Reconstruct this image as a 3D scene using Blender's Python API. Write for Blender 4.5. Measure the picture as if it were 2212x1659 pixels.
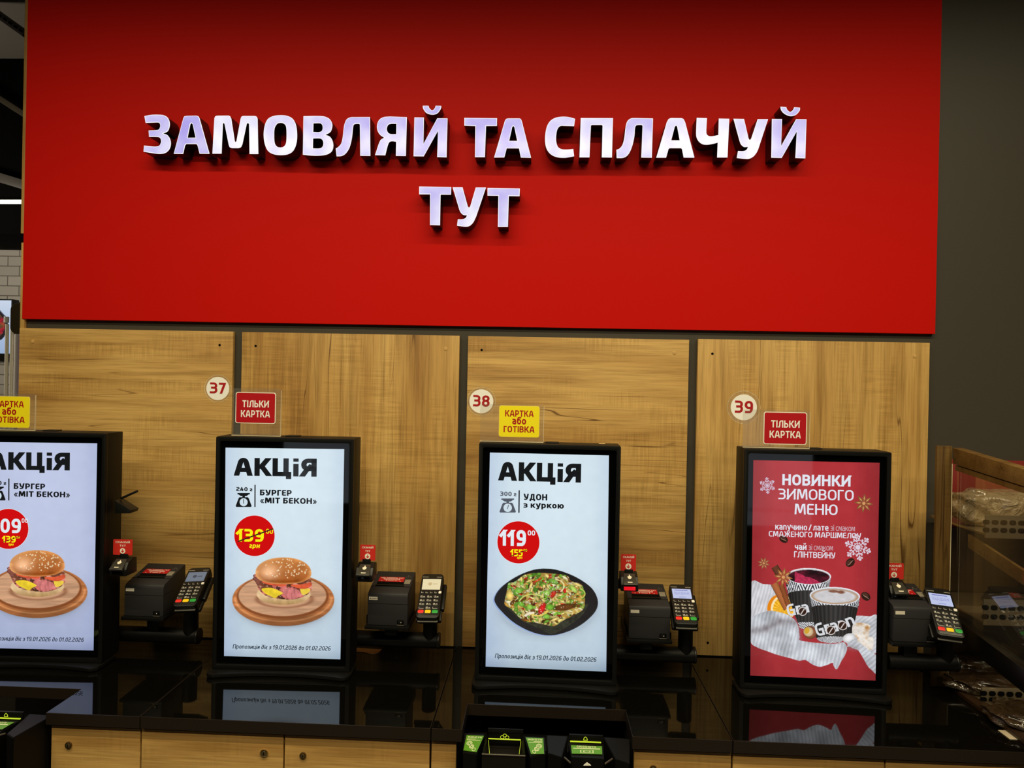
import bpy, bmesh, math, random
import numpy as np
from mathutils import Vector, Matrix
from mathutils.geometry import tessellate_polygon

for o in list(bpy.data.objects):
    bpy.data.objects.remove(o, do_unlink=True)
SC = bpy.context.scene
COL = SC.collection
rad = math.radians
random.seed(7)

# ------------------------------------------------------------------ camera
EYE = 1.70
F, YAW, PITCH, ROLL = 1480.0, -0.04060798, -0.00178070, 0.01976991
def _rot():
    cy, sy = math.cos(YAW), math.sin(YAW)
    cp, sp = math.cos(PITCH), math.sin(PITCH)
    cr, sr = math.cos(ROLL), math.sin(ROLL)
    B = np.array([[1, 0, 0], [0, 0, -1], [0, 1, 0]], float)
    Ry = np.array([[cy, 0, -sy], [0, 1, 0], [sy, 0, cy]])
    Rp = np.array([[1, 0, 0], [0, cp, sp], [0, -sp, cp]])
    Rr = np.array([[cr, -sr, 0], [sr, cr, 0], [0, 0, 1]])
    return Rr @ Rp @ Ry @ B
RM = _rot()
cam_d = bpy.data.cameras.new('camera')
cam = bpy.data.objects.new('camera', cam_d)
COL.objects.link(cam)
cam_d.sensor_fit = 'HORIZONTAL'
cam_d.sensor_width = 36.0
cam_d.lens = F / 2212.0 * 36.0
cam_d.clip_start = 0.02
mw = Matrix.Identity(4)
for i in range(3):
    mw[i][0] = RM[0][i]
    mw[i][1] = -RM[1][i]
    mw[i][2] = -RM[2][i]
mw[2][3] = EYE
cam.matrix_world = mw
SC.camera = cam

# ------------------------------------------------------------------ view, world, lamps
SC.view_settings.view_transform = 'Standard'
SC.view_settings.look = 'None'
SC.view_settings.gamma = 1.0
SC.view_settings.use_curve_mapping = False
SC.view_settings.exposure = 0.0
W = bpy.data.worlds.new('world')
SC.world = W
W.use_nodes = True
W.node_tree.nodes['Background'].inputs[0].default_value = (1.0, 0.86, 0.66, 1)
W.node_tree.nodes['Background'].inputs[1].default_value = 0.010

def area(name, loc, aim, sx, sy, power, color, spread=180):
    d = bpy.data.lights.new(name, 'AREA')
    d.shape = 'RECTANGLE'
    d.size, d.size_y = sx, sy
    d.energy = power
    d.color = color
    d.spread = rad(spread)
    o = bpy.data.objects.new(name, d)
    COL.objects.link(o)
    o.location = loc
    o.rotation_euler = (Vector(aim) - Vector(loc)).to_track_quat('-Z', 'Y').to_euler()
    return o
WARM = (1.0, 0.88, 0.57)
area('ceiling_lamp_front', (0.1, 0.72, 3.36), (0.1, 0.85, 2.0), 4.6, 0.05, 56, WARM, 144)
area('ceiling_lamp_middle', (0.1, -0.5, 3.36), (0.1, 0.0, 2.0), 4.8, 0.05, 41, WARM, 119)
ld = bpy.data.lights.new('gap_fill_light', 'POINT'); ld.energy = 28; ld.shadow_soft_size = 0.15; ld.color = (1.0, 0.90, 0.76)  # unseen fill added to brighten tiles and ceiling beyond the left gap
lo = bpy.data.objects.new('gap_fill_light', ld); COL.objects.link(lo); lo.location = (-3.25, 2.95, 2.35)

# ------------------------------------------------------------------ pixel rays to places
def ray(px, py):
    d = RM.T @ np.array([(px - 1106.0) / F, (py - 829.5) / F, 1.0])
    return d
def atY(px, py, Y):
    d = ray(px, py); k = Y / d[1]
    return Vector((d[0] * k, Y, d[2] * k + EYE))
def atZ(px, py, Z):
    d = ray(px, py); k = (Z - EYE) / d[2]
    return Vector((d[0] * k, d[1] * k, Z))
def atX(px, py, X):
    d = ray(px, py); k = X / d[0]
    return Vector((X, d[1] * k, d[2] * k + EYE))

CT = EYE - 0.844                      # counter top height
YP = atZ(997, 1399.6, CT).y           # face of the wood panels
YW = YP + 0.016                       # wall surface
YR = YW - 0.015                       # face of the red board
YL = YR - 0.057                       # face of the sign letters
YC = atZ(931, 1573.5, CT).y           # front edge of the counter

# ------------------------------------------------------------------ materials
def lin(c):
    c = c / 255.0
    return c / 12.92 if c <= 0.04045 else ((c + 0.055) / 1.055) ** 2.4
def L3(rgb):
    return tuple(lin(c) for c in rgb)
_mc = {}
def mat(name, rgb, rough=0.5, metal=0.0, spec=0.5, bump=0.0, bscale=300, alpha=1.0, speck=None):
    key = (name,)
    if key in _mc: return _mc[key]
    m = bpy.data.materials.new(name); m.use_nodes = True
    nt = m.node_tree; b = nt.nodes['Principled BSDF']
    b.inputs['Base Color'].default_value = (*L3(rgb), 1)
    b.inputs['Roughness'].default_value = rough
    b.inputs['Metallic'].default_value = metal
    b.inputs['Specular IOR Level'].default_value = spec
    tc = nt.nodes.new('ShaderNodeTexCoord')
    nz = nt.nodes.new('ShaderNodeTexNoise')
    nz.inputs['Scale'].default_value = bscale
    nt.links.new(tc.outputs['Object'], nz.inputs['Vector'])
    if bump:
        bp = nt.nodes.new('ShaderNodeBump'); bp.inputs['Strength'].default_value = bump
        bp.inputs['Distance'].default_value = 0.001
        nt.links.new(nz.outputs['Fac'], bp.inputs['Height'])
        nt.links.new(bp.outputs['Normal'], b.inputs['Normal'])
    # a little tone variation everywhere
    mx = nt.nodes.new('ShaderNodeMix'); mx.data_type = 'RGBA'
    c2 = tuple(lin(min(255, c * 1.06 + .5)) for c in rgb)
    mx.inputs[6].default_value = (*L3(rgb), 1); mx.inputs[7].default_value = (*c2, 1)
    nt.links.new(nz.outputs['Fac'], mx.inputs[0])
    nt.links.new(mx.outputs[2], b.inputs['Base Color'])
    if speck:
        v = nt.nodes.new('ShaderNodeTexNoise'); v.inputs['Scale'].default_value = 900
        v.inputs['Detail'].default_value = 1
        nt.links.new(tc.outputs['Object'], v.inputs['Vector'])
        r = nt.nodes.new('ShaderNodeValToRGB')
        r.color_ramp.elements[0].position = 0.70; r.color_ramp.elements[0].color = (0, 0, 0, 1)
        r.color_ramp.elements[1].position = 0.80; r.color_ramp.elements[1].color = (1, 1, 1, 1)
        nt.links.new(v.outputs['Fac'], r.inputs[0])
        m2 = nt.nodes.new('ShaderNodeMix'); m2.data_type = 'RGBA'
        nt.links.new(r.outputs[0], m2.inputs[0])
        nt.links.new(mx.outputs[2], m2.inputs[6])
        m2.inputs[7].default_value = (*L3(speck), 1)
        nt.links.new(m2.outputs[2], b.inputs['Base Color'])
    _mc[key] = m
    return m
def emis(rgb, k=1.0, gloss=True):
    key = ('e', tuple(rgb), k, gloss)
    if key in _mc: return _mc[key]
    m = bpy.data.materials.new('lit_%02x%02x%02x' % tuple(int(c) for c in rgb)); m.use_nodes = True
    b = m.node_tree.nodes['Principled BSDF']
    b.inputs['Base Color'].default_value = (0.004, 0.004, 0.004, 1)
    b.inputs['Roughness'].default_value = 0.03 if gloss else 0.6
    b.inputs['Specular IOR Level'].default_value = 0.5 if gloss else 0.1
    b.inputs['Emission Color'].default_value = (*L3(rgb), 1)
    b.inputs['Emission Strength'].default_value = k
    _mc[key] = m
    return m
def emis_vcol(name='screen_picture'):
    if name in _mc: return _mc[name]
    m = bpy.data.materials.new(name); m.use_nodes = True
    nt = m.node_tree; b = nt.nodes['Principled BSDF']
    b.inputs['Base Color'].default_value = (0.004, 0.004, 0.004, 1)
    b.inputs['Roughness'].default_value = 0.03
    a = nt.nodes.new('ShaderNodeVertexColor'); a.layer_name = 'Col'
    nt.links.new(a.outputs['Color'], b.inputs['Emission Color'])
    b.inputs['Emission Strength'].default_value = 1.0
    _mc[name] = m
    return m
def letter_mat(tone):
    key = 'letter%.2f' % tone
    if key in _mc: return _mc[key]
    m = bpy.data.materials.new('letter_acrylic'); m.use_nodes = True
    nt = m.node_tree; b = nt.nodes['Principled BSDF']
    b.inputs['Base Color'].default_value = (0.12, 0.12, 0.13, 1); b.inputs['Roughness'].default_value = 0.15
    tc = nt.nodes.new('ShaderNodeTexCoord'); n = nt.nodes.new('ShaderNodeTexNoise')
    n.inputs['Scale'].default_value = 14; n.inputs['Detail'].default_value = 1.5
    nt.links.new(tc.outputs['Object'], n.inputs['Vector'])
    r = nt.nodes.new('ShaderNodeValToRGB')
    a, c = (168, 156, 236), (246, 246, 255)
    lo = [a[i] + (c[i] - a[i]) * max(0, tone - 0.22) for i in range(3)]
    hi = [a[i] + (c[i] - a[i]) * min(1, tone + 0.25) for i in range(3)]
    r.color_ramp.elements[0].position = 0.35; r.color_ramp.elements[0].color = (*L3(lo), 1)
    r.color_ramp.elements[1].position = 0.65; r.color_ramp.elements[1].color = (*L3(hi), 1)
    nt.links.new(n.outputs['Fac'], r.inputs[0])
    nt.links.new(r.outputs[0], b.inputs['Emission Color'])
    b.inputs['Emission Strength'].default_value = 0.95
    _mc[key] = m
    return m
def wood(name, axis, seed=0.0, tint=(1, 1, 1), gain=1.0):
    """axis: 0 grain runs along local x, 2 grain runs along local z"""
    if name in _mc: return _mc[name]
    m = bpy.data.materials.new(name); m.use_nodes = True
    nt = m.node_tree; N = nt.nodes; LK = nt.links
    b = N['Principled BSDF']; b.inputs['Roughness'].default_value = 0.5
    b.inputs['Specular IOR Level'].default_value = 0.3
    tc = N.new('ShaderNodeTexCoord')
    def mapped(sa, sc, off=0.0):
        mp = N.new('ShaderNodeMapping')
        s = [sc, sc, sc]; s[axis] = sa
        mp.inputs['Scale'].default_value = s
        mp.inputs['Location'].default_value = (seed + off, seed * 1.7 + off, seed * .6 - off)
        LK.new(tc.outputs['Object'], mp.inputs['Vector'])
        return mp
    def noise(mp, scale=1.0, detail=4, rough=0.55, dist=0.0):
        n = N.new('ShaderNodeTexNoise'); n.inputs['Scale'].default_value = scale
        n.inputs['Detail'].default_value = detail; n.inputs['Roughness'].default_value = rough
        n.inputs['Distortion'].default_value = dist
        LK.new(mp.outputs[0], n.inputs['Vector']); return n
    def ramp(src, stops):
        r = N.new('ShaderNodeValToRGB')
        cr = r.color_ramp
        while len(cr.elements) < len(stops): cr.elements.new(0.5)
        for e, (p, c) in zip(cr.elements, stops):
            e.position = p; e.color = (*c, 1) if len(c) == 3 else c
        LK.new(src, r.inputs[0]); return r
    def T(c):
        l = L3(c); return tuple(l[i] * tint[i] * gain for i in range(3))
    broad = noise(mapped(.75, 5.5), 1.0, 5, 0.55, 0.25)
    base = ramp(broad.outputs['Fac'], [(0.28, T((140, 98, 50))), (0.43, T((176, 136, 76))), (0.57, T((199, 161, 97))), (0.74, T((150, 108, 56)))])
    fine = noise(mapped(5, 210, 3), 1.0, 4, 0.65)
    fr = ramp(fine.outputs['Fac'], [(0.30, (0.70, 0.67, 0.62)), (0.52, (1.0, 1.0, 1.0)), (0.75, (1.10, 1.10, 1.09))])
    m1 = N.new('ShaderNodeMix'); m1.data_type = 'RGBA'; m1.blend_type = 'MULTIPLY'; m1.inputs[0].default_value = 0.9
    LK.new(base.outputs[0], m1.inputs[6]); LK.new(fr.outputs[0], m1.inputs[7])
    mid = noise(mapped(2.2, 42, 21), 1.0, 3, 0.6, 0.4)
    mdr = ramp(mid.outputs['Fac'], [(0.30, (0.74, 0.70, 0.64)), (0.50, (1.0, 1.0, 1.0)), (0.72, (1.05, 1.05, 1.04))])
    m1b = N.new('ShaderNodeMix'); m1b.data_type = 'RGBA'; m1b.blend_type = 'MULTIPLY'; m1b.inputs[0].default_value = 1.0
    LK.new(m1.outputs[2], m1b.inputs[6]); LK.new(mdr.outputs[0], m1b.inputs[7])
    # cross ripples
    rip = noise(mapped(170, 9, 5), 1.0, 2, 0.5)
    rr = ramp(rip.outputs['Fac'], [(0.38, (0.87, 0.85, 0.80)), (0.60, (1.06, 1.06, 1.05))])
    m2 = N.new('ShaderNodeMix'); m2.data_type = 'RGBA'; m2.blend_type = 'MULTIPLY'
    LK.new(m1b.outputs[2], m2.inputs[6]); LK.new(rr.outputs[0], m2.inputs[7])
    msk = noise(mapped(3, 9, 8), 1.0, 2)
    mr = ramp(msk.outputs['Fac'], [(0.48, (0, 0, 0)), (0.62, (1, 1, 1))])
    LK.new(mr.outputs[0], m2.inputs[0])
    # thin dark cracks
    ck = noise(mapped(1.1, 27, 11), 1.0, 1.2, 0.5, 0.10)
    cr = ramp(ck.outputs['Fac'], [(0.4915, (0, 0, 0)), (0.4975, (1, 1, 1)), (0.5025, (1, 1, 1)), (0.5085, (0, 0, 0))])
    cm = noise(mapped(2.4, 13, 14), 1.0, 2)
    cmr = ramp(cm.outputs['Fac'], [(0.50, (0, 0, 0)), (0.62, (0.9, 0.9, 0.9))])
    mul = N.new('ShaderNodeMath'); mul.operation = 'MULTIPLY'
    LK.new(cr.outputs[0], mul.inputs[0]); LK.new(cmr.outputs[0], mul.inputs[1])
    m3 = N.new('ShaderNodeMix'); m3.data_type = 'RGBA'
    LK.new(mul.outputs[0], m3.inputs[0]); LK.new(m2.outputs[2], m3.inputs[6])
    m3.inputs[7].default_value = (*T((84, 50, 18)), 1)
    LK.new(m3.outputs[2], b.inputs['Base Color'])
    bp = N.new('ShaderNodeBump'); bp.inputs['Strength'].default_value = 0.25; bp.inputs['Distance'].default_value = 0.001
    LK.new(fine.outputs['Fac'], bp.inputs['Height']); LK.new(bp.outputs['Normal'], b.inputs['Normal'])
    _mc[name] = m
    return m
def acrylic(nm='clear_acrylic', haze=.04, boost=1.0):
    if nm in _mc: return _mc[nm]
    m = bpy.data.materials.new(nm); m.use_nodes = True
    nt = m.node_tree; N = nt.nodes
    N.remove(N['Principled BSDF'])
    t = N.new('ShaderNodeBsdfTransparent'); t.inputs[0].default_value = (0.93, 0.92, 0.90, 1)
    g = N.new('ShaderNodeBsdfGlossy'); g.inputs['Roughness'].default_value = 0.04
    d = N.new('ShaderNodeBsdfDiffuse'); d.inputs[0].default_value = (0.8, 0.78, 0.72, 1)
    fz = N.new('ShaderNodeFresnel'); fz.inputs[0].default_value = 1.45
    mx = N.new('ShaderNodeMixShader'); m2 = N.new('ShaderNodeMixShader'); m2.inputs[0].default_value = haze
    ge = N.new('ShaderNodeNewGeometry'); iv = N.new('ShaderNodeMath'); iv.operation = 'SUBTRACT'; iv.inputs[0].default_value = 1.0
    nt.links.new(ge.outputs['Backfacing'], iv.inputs[1])
    ml = N.new('ShaderNodeMath'); ml.operation = 'MULTIPLY'
    nt.links.new(fz.outputs[0], ml.inputs[0]); nt.links.new(iv.outputs[0], ml.inputs[1]); iv.inputs[0].default_value = 1.0
    mb_ = N.new('ShaderNodeMath'); mb_.operation = 'MULTIPLY'; mb_.inputs[1].default_value = boost; mb_.use_clamp = True
    nt.links.new(ml.outputs[0], mb_.inputs[0])
    nt.links.new(mb_.outputs[0], mx.inputs[0]); nt.links.new(t.outputs[0], mx.inputs[1]); nt.links.new(g.outputs[0], mx.inputs[2])
    nt.links.new(mx.outputs[0], m2.inputs[1]); nt.links.new(d.outputs[0], m2.inputs[2])
    nt.links.new(m2.outputs[0], N['Material Output'].inputs[0])
    _mc[nm] = m
    return m
M_RED = mat('red_paint', (214, 21, 13), 0.6, 0, 0.12, 0.10, 500)
M_WALL = mat('charcoal_paint', (64, 59, 50), 0.5, 0, 0.4, 0.08, 200)
M_BLK = mat('black_plastic', (13, 12, 11), 0.42, 0, 0.4, 0.05, 900)
M_BODY = mat('black_powder_coat', (9, 8, 7), 0.5, 0, 0.25, 0.12, 1200)
M_GLASS = mat('black_glass', (4, 4, 5), 0.03, 0, 0.5)
M_GREY = mat('dark_grey_plastic', (37, 36, 39), 0.55, 0, 0.35, 0.15, 1500)
M_GREY2 = mat('dark_grey_cover', (66, 62, 56), 0.5, 0, 0.35, 0.15, 1500)
M_CTR = mat('black_polished_stone', (8, 7, 5), 0.04, 0, 0.5, 0, 60, speck=(40, 36, 28))
M_CTRE = mat('black_stone_edge', (31, 25, 20), 0.3, 0, 0.4, 0.1, 400)
M_STEEL = mat('brushed_steel', (150, 140, 122), 0.28, 1.0, 0.5, 0.1, 300)
M_CHROME = mat('chrome', (200, 195, 185), 0.12, 1.0)
M_RETURN = mat('letter_side_black', (26, 16, 14), 0.35, 0, 0.4)
M_HOLE = mat('hole_black', (5, 4, 3), 0.8, 0, 0.1)
M_CREAM = mat('cream_print', (250, 246, 240), 0.5)
M_DRED = mat('deep_red_print', (178, 8, 22), 0.45)
M_DRED2 = mat('dark_red_print', (170, 10, 18), 0.5)
M_YEL = mat('yellow_print', (255, 230, 24), 0.45)
M_SIGNR = mat('red_card', (205, 44, 34), 0.45)
M_WHITE = mat('white_print', (245, 238, 225), 0.5)
M_EDGE = mat('acrylic_edge', (220, 205, 170), 0.3)
M_STICK = mat('pale_sticker', (214, 205, 190), 0.5)
M_BTN = mat('grey_button', (130, 122, 108), 0.5)
M_GRN = mat('green_label', (84, 140, 24), 0.4)
M_GRNW = mat('label_print', (214, 222, 170), 0.4)
M_KR = mat('red_key', (226, 44, 38), 0.4); M_KY = mat('yellow_key', (250, 205, 20), 0.4); M_KG = mat('green_key', (40, 160, 64), 0.4)
M_KEYT = mat('key_print', (235, 230, 220), 0.5)
WH = wood('oak_across', 0, 0.0, gain=1.2); WV = wood('oak_upright', 2, 4.3, gain=1.2)
WH2 = wood('oak_across_second', 0, 17.7, gain=1.2); WV2 = wood('oak_upright_second', 2, 23.1, gain=1.2)
WD = wood('oak_cabinet', 0, 9.1, gain=0.98)
WB = wood('oak_case', 2, 2.2, (0.30, 0.28, 0.24))
WB2 = wood('oak_case_rail', 0, 6.2, (0.36, 0.34, 0.30))

# ------------------------------------------------------------------ mesh building
class MB:
    def __init__(s):
        s.v = []; s.f = []; s.m = []; s.col = None
    def add(s, verts, faces, mi=0):
        n = len(s.v); s.v += [tuple(p) for p in verts]
        for f in faces:
            s.f.append([i + n for i in f]); s.m.append(mi)
        return s
    def bm(s, b, mi=0, M=None):
        b.verts.index_update()
        s.add([(M @ v.co if M else v.co) for v in b.verts], [[v.index for v in f.verts] for f in b.faces], mi)
        b.free(); return s
    def box(s, x0, x1, y0, y1, z0, z1, bev=0.0, mi=0, seg=2, M=None):
        b = bmesh.new(); bmesh.ops.create_cube(b, size=1)
        for v in b.verts:
            v.co = Vector(((x0 + x1) / 2 + v.co.x * (x1 - x0), (y0 + y1) / 2 + v.co.y * (y1 - y0), (z0 + z1) / 2 + v.co.z * (z1 - z0)))
        if bev: bmesh.ops.bevel(b, geom=b.edges[:], offset=bev, segments=seg, affect='EDGES', profile=0.6)
        return s.bm(b, mi, M)
    def cyl(s, p0, p1, r, r2=None, n=28, mi=0, bev=0.0):
        p0, p1 = Vector(p0), Vector(p1); d = p1 - p0
        b = bmesh.new()
        bmesh.ops.create_cone(b, cap_ends=True, segments=n, radius1=r, radius2=r if r2 is None else r2, depth=d.length)
        if bev:
            eds = [e for e in b.edges if abs(e.verts[0].co.z - e.verts[1].co.z) < 1e-6]
            bmesh.ops.bevel(b, geom=eds, offset=bev, segments=2, affect='EDGES', profile=0.5)
        return s.bm(b, mi, Matrix.Translation((p0 + p1) / 2) @ d.to_track_quat('Z', 'Y').to_matrix().to_4x4())
    def prism(s, poly, a0, a1, to3, bev=0.0, mi=0, holes=()):
        """poly in 2d, to3(u, v, a) -> 3d, extruded from a0 to a1"""
        loops = [poly] + list(holes)
        tris = tessellate_polygon([[Vector((u, v, 0)) for u, v in lp] for lp in loops])
        flat = [p for lp in loops for p in lp]; n = len(flat)
        vs = [to3(u, v, a0) for u, v in flat] + [to3(u, v, a1) for u, v in flat]
        fs = [list(t) for t in tris] + [[i + n for i in reversed(t)] for t in tris]
        k = 0
        for lp in loops:
            c = len(lp)
            for i in range(c):
                j = (i + 1) % c
                fs.append([k + i, k + j, k + j + n, k + i + n])
            k += c
        b = bmesh.new()
        bv = [b.verts.new(v) for v in vs]
        for f in fs:
            try: b.faces.new([bv[i] for i in f])
            except ValueError: pass
        bmesh.ops.recalc_face_normals(b, faces=b.faces[:])
        if bev:
            bmesh.ops.dissolve_limit(b, angle_limit=0.01, verts=b.verts[:], edges=b.edges[:])
            eds = [e for e in b.edges if len(e.link_faces) == 2 and e.calc_face_angle(0) > 0.5]
            bmesh.ops.bevel(b, geom=eds, offset=bev, segments=2, affect='EDGES', profile=0.6, clamp_overlap=True)
        return s.bm(b, mi)
    def polys(s, ps, y, mi=0):
        """flat 2d polygons (x, z) laid on a plane of constant local y, facing -y"""
        for i, p in enumerate(ps):
            if sum(p[k - 1][0] * p[k][1] - p[k][0] * p[k - 1][1] for k in range(len(p))) < 0: p = p[::-1]
            yy = y - (i % 16) * 1.0e-5
            s.add([(u, yy, v) for u, v in p], [list(range(len(p)))], mi)
        return s
    def fill(s, loops, y, mi=0):
        tris = tessellate_polygon([[Vector((u, v, 0)) for u, v in lp] for lp in loops])
        flat = [p for lp in loops for p in lp]
        s.add([(u, y, v) for u, v in flat], [list(t) for t in tris], mi)
        return s
    def build(s, name, mats, parent=None, off=None, smooth=True, M=None, ang=24):
        me = bpy.data.meshes.new(name)
        vs = s.v
        if M is not None: vs = [tuple(M @ Vector(v)) for v in vs]
        if off is not None: vs = [(v[0] - off[0], v[1] - off[1], v[2] - off[2]) for v in vs]
        me.from_pydata(vs, [], s.f)
        for m in (mats if isinstance(mats, (list, tuple)) else [mats]): me.materials.append(m)
        me.polygons.foreach_set('material_index', s.m)
        me.validate()
        if s.col is not None:
            ca = me.color_attributes.new('Col', 'FLOAT_COLOR', 'POINT')
            arr = np.zeros((len(me.vertices), 4), np.float32); arr[:, 3] = 1
            arr[:len(s.col), :3] = s.col
            ca.data.foreach_set('color', arr.ravel())
        me.update()
        if smooth:
            me.shade_smooth(); me.set_sharp_from_angle(angle=rad(ang))
        o = bpy.data.objects.new(name, me); COL.objects.link(o)
        if parent is not None: o.parent = parent
        return o
def thing(name, label, cat, loc=(0, 0, 0), rz=0.0, group=None, rot=None):
    o = bpy.data.objects.new(name, None); COL.objects.link(o)
    o.empty_display_size = 0.05
    o.location = loc; o.rotation_euler = rot if rot else (0, 0, rz)
    o['label'] = label; o['category'] = cat
    if group: o['group'] = group
    return o
def tag(o, label, cat, group=None):
    o['label'] = label; o['category'] = cat
    if group: o['group'] = group
    return o
def struct(o):
    o['kind'] = 'structure'; return o
def rrect(x0, x1, z0, z1, r, n=6):
    p = []
    for cx, cz, a in ((x1 - r, z0 + r, -90), (x1 - r, z1 - r, 0), (x0 + r, z1 - r, 90), (x0 + r, z0 + r, 180)):
        for i in range(n + 1):
            t = rad(a + 90 * i / n); p.append((cx + r * math.cos(t), cz + r * math.sin(t)))
    return p
def disc(cx, cz, r, n=40, rz=None):
    return [(cx + r * math.cos(2 * math.pi * i / n), cz + (rz or r) * math.sin(2 * math.pi * i / n)) for i in range(n)]

# ------------------------------------------------------------------ lettering drawn with strokes
def fillet(path, closed):
    n = len(path); out = []
    for i, p in enumerate(path):
        r = p[2] if len(p) > 2 else 0
        if r <= 0 or (not closed and i in (0, n - 1)):
            out.append((p[0], p[1])); continue
        a, b = path[i - 1], path[(i + 1) % n]
        va = Vector((a[0] - p[0], a[1] - p[1])); vb = Vector((b[0] - p[0], b[1] - p[1]))
        da = min(r, va.length * 0.5); db = min(r, vb.length * 0.5)
        A = Vector(p[:2]) + va.normalized() * da; B = Vector(p[:2]) + vb.normalized() * db
        c1 = A - va.normalized() * da * 0.6; c2 = B - vb.normalized() * db * 0.6
        for k in range(7):
            t = k / 6
            q = A * (1 - t) ** 3 + c1 * 3 * t * (1 - t) ** 2 + c2 * 3 * t * t * (1 - t) + B * t ** 3
            out.append((q.x, q.y))
    res = []
    for q in out:
        if not res or abs(q[0] - res[-1][0]) + abs(q[1] - res[-1][1]) > 1e-5: res.append(q)
    if closed and len(res) > 2 and abs(res[0][0] - res[-1][0]) + abs(res[0][1] - res[-1][1]) < 1e-5: res.pop()
    return res
def stroke(path, closed, px, py, cap=True, diag=False):
    k = px / py
    P = [Vector((x, y * k)) for x, y in path]; h = px / 2
    n = len(P)
    if not closed and cap:
        for e, o in ((0, 1), (n - 1, n - 2)):
            d = (P[e] - P[o]).normalized()
            isd = min(abs(d.x), abs(d.y)) > 0.12
            P[e] = P[e] + d * (px * 1.1 if (isd and diag) else h)
    Lf, Rt = [], []
    for i in range(n):
        a = P[i - 1] if (i > 0 or closed) else None
        b = P[(i + 1) % n] if (i < n - 1 or closed) else None
        d1 = (P[i] - a).normalized() if a is not None else None
        d2 = (b - P[i]).normalized() if b is not None else None
        if d1 is None: d1 = d2
        if d2 is None: d2 = d1
        n1 = Vector((-d1.y, d1.x)); n2 = Vector((-d2.y, d2.x))
        m = n1 + n2
        if m.length < 1e-4: m = n1
        m.normalize()
        c = max(0.42, m.dot(n1))
        Lf.append(P[i] + m * h / c); Rt.append(P[i] - m * h / c)
    qs = []
    for i in range(n if closed else n - 1):
        j = (i + 1) % n
        qs.append([(p.x, p.y / k) for p in (Rt[i], Rt[j], Lf[j], Lf[i])])
    return qs
def clip(poly, lo, hi):
    for s, lim in ((1, lo), (-1, hi)):
        out = []
        for i in range(len(poly)):
            a, b = poly[i], poly[(i + 1) % len(poly)]
            ia, ib = s * (a[1] - lim) >= -1e-9, s * (b[1] - lim) >= -1e-9
            if ia: out.append(a)
            if ia != ib:
                t = (lim - a[1]) / (b[1] - a[1]); out.append((a[0] + (b[0] - a[0]) * t, lim))
        poly = out
        if len(poly) < 3: return None
    return poly
XH = 0.74
R1, R2 = 0.25, 0.32
_bowl = lambda a, b, top: [(0, b), (1, b, R1), (1, a, R1), (0, a)] if top else None
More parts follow.
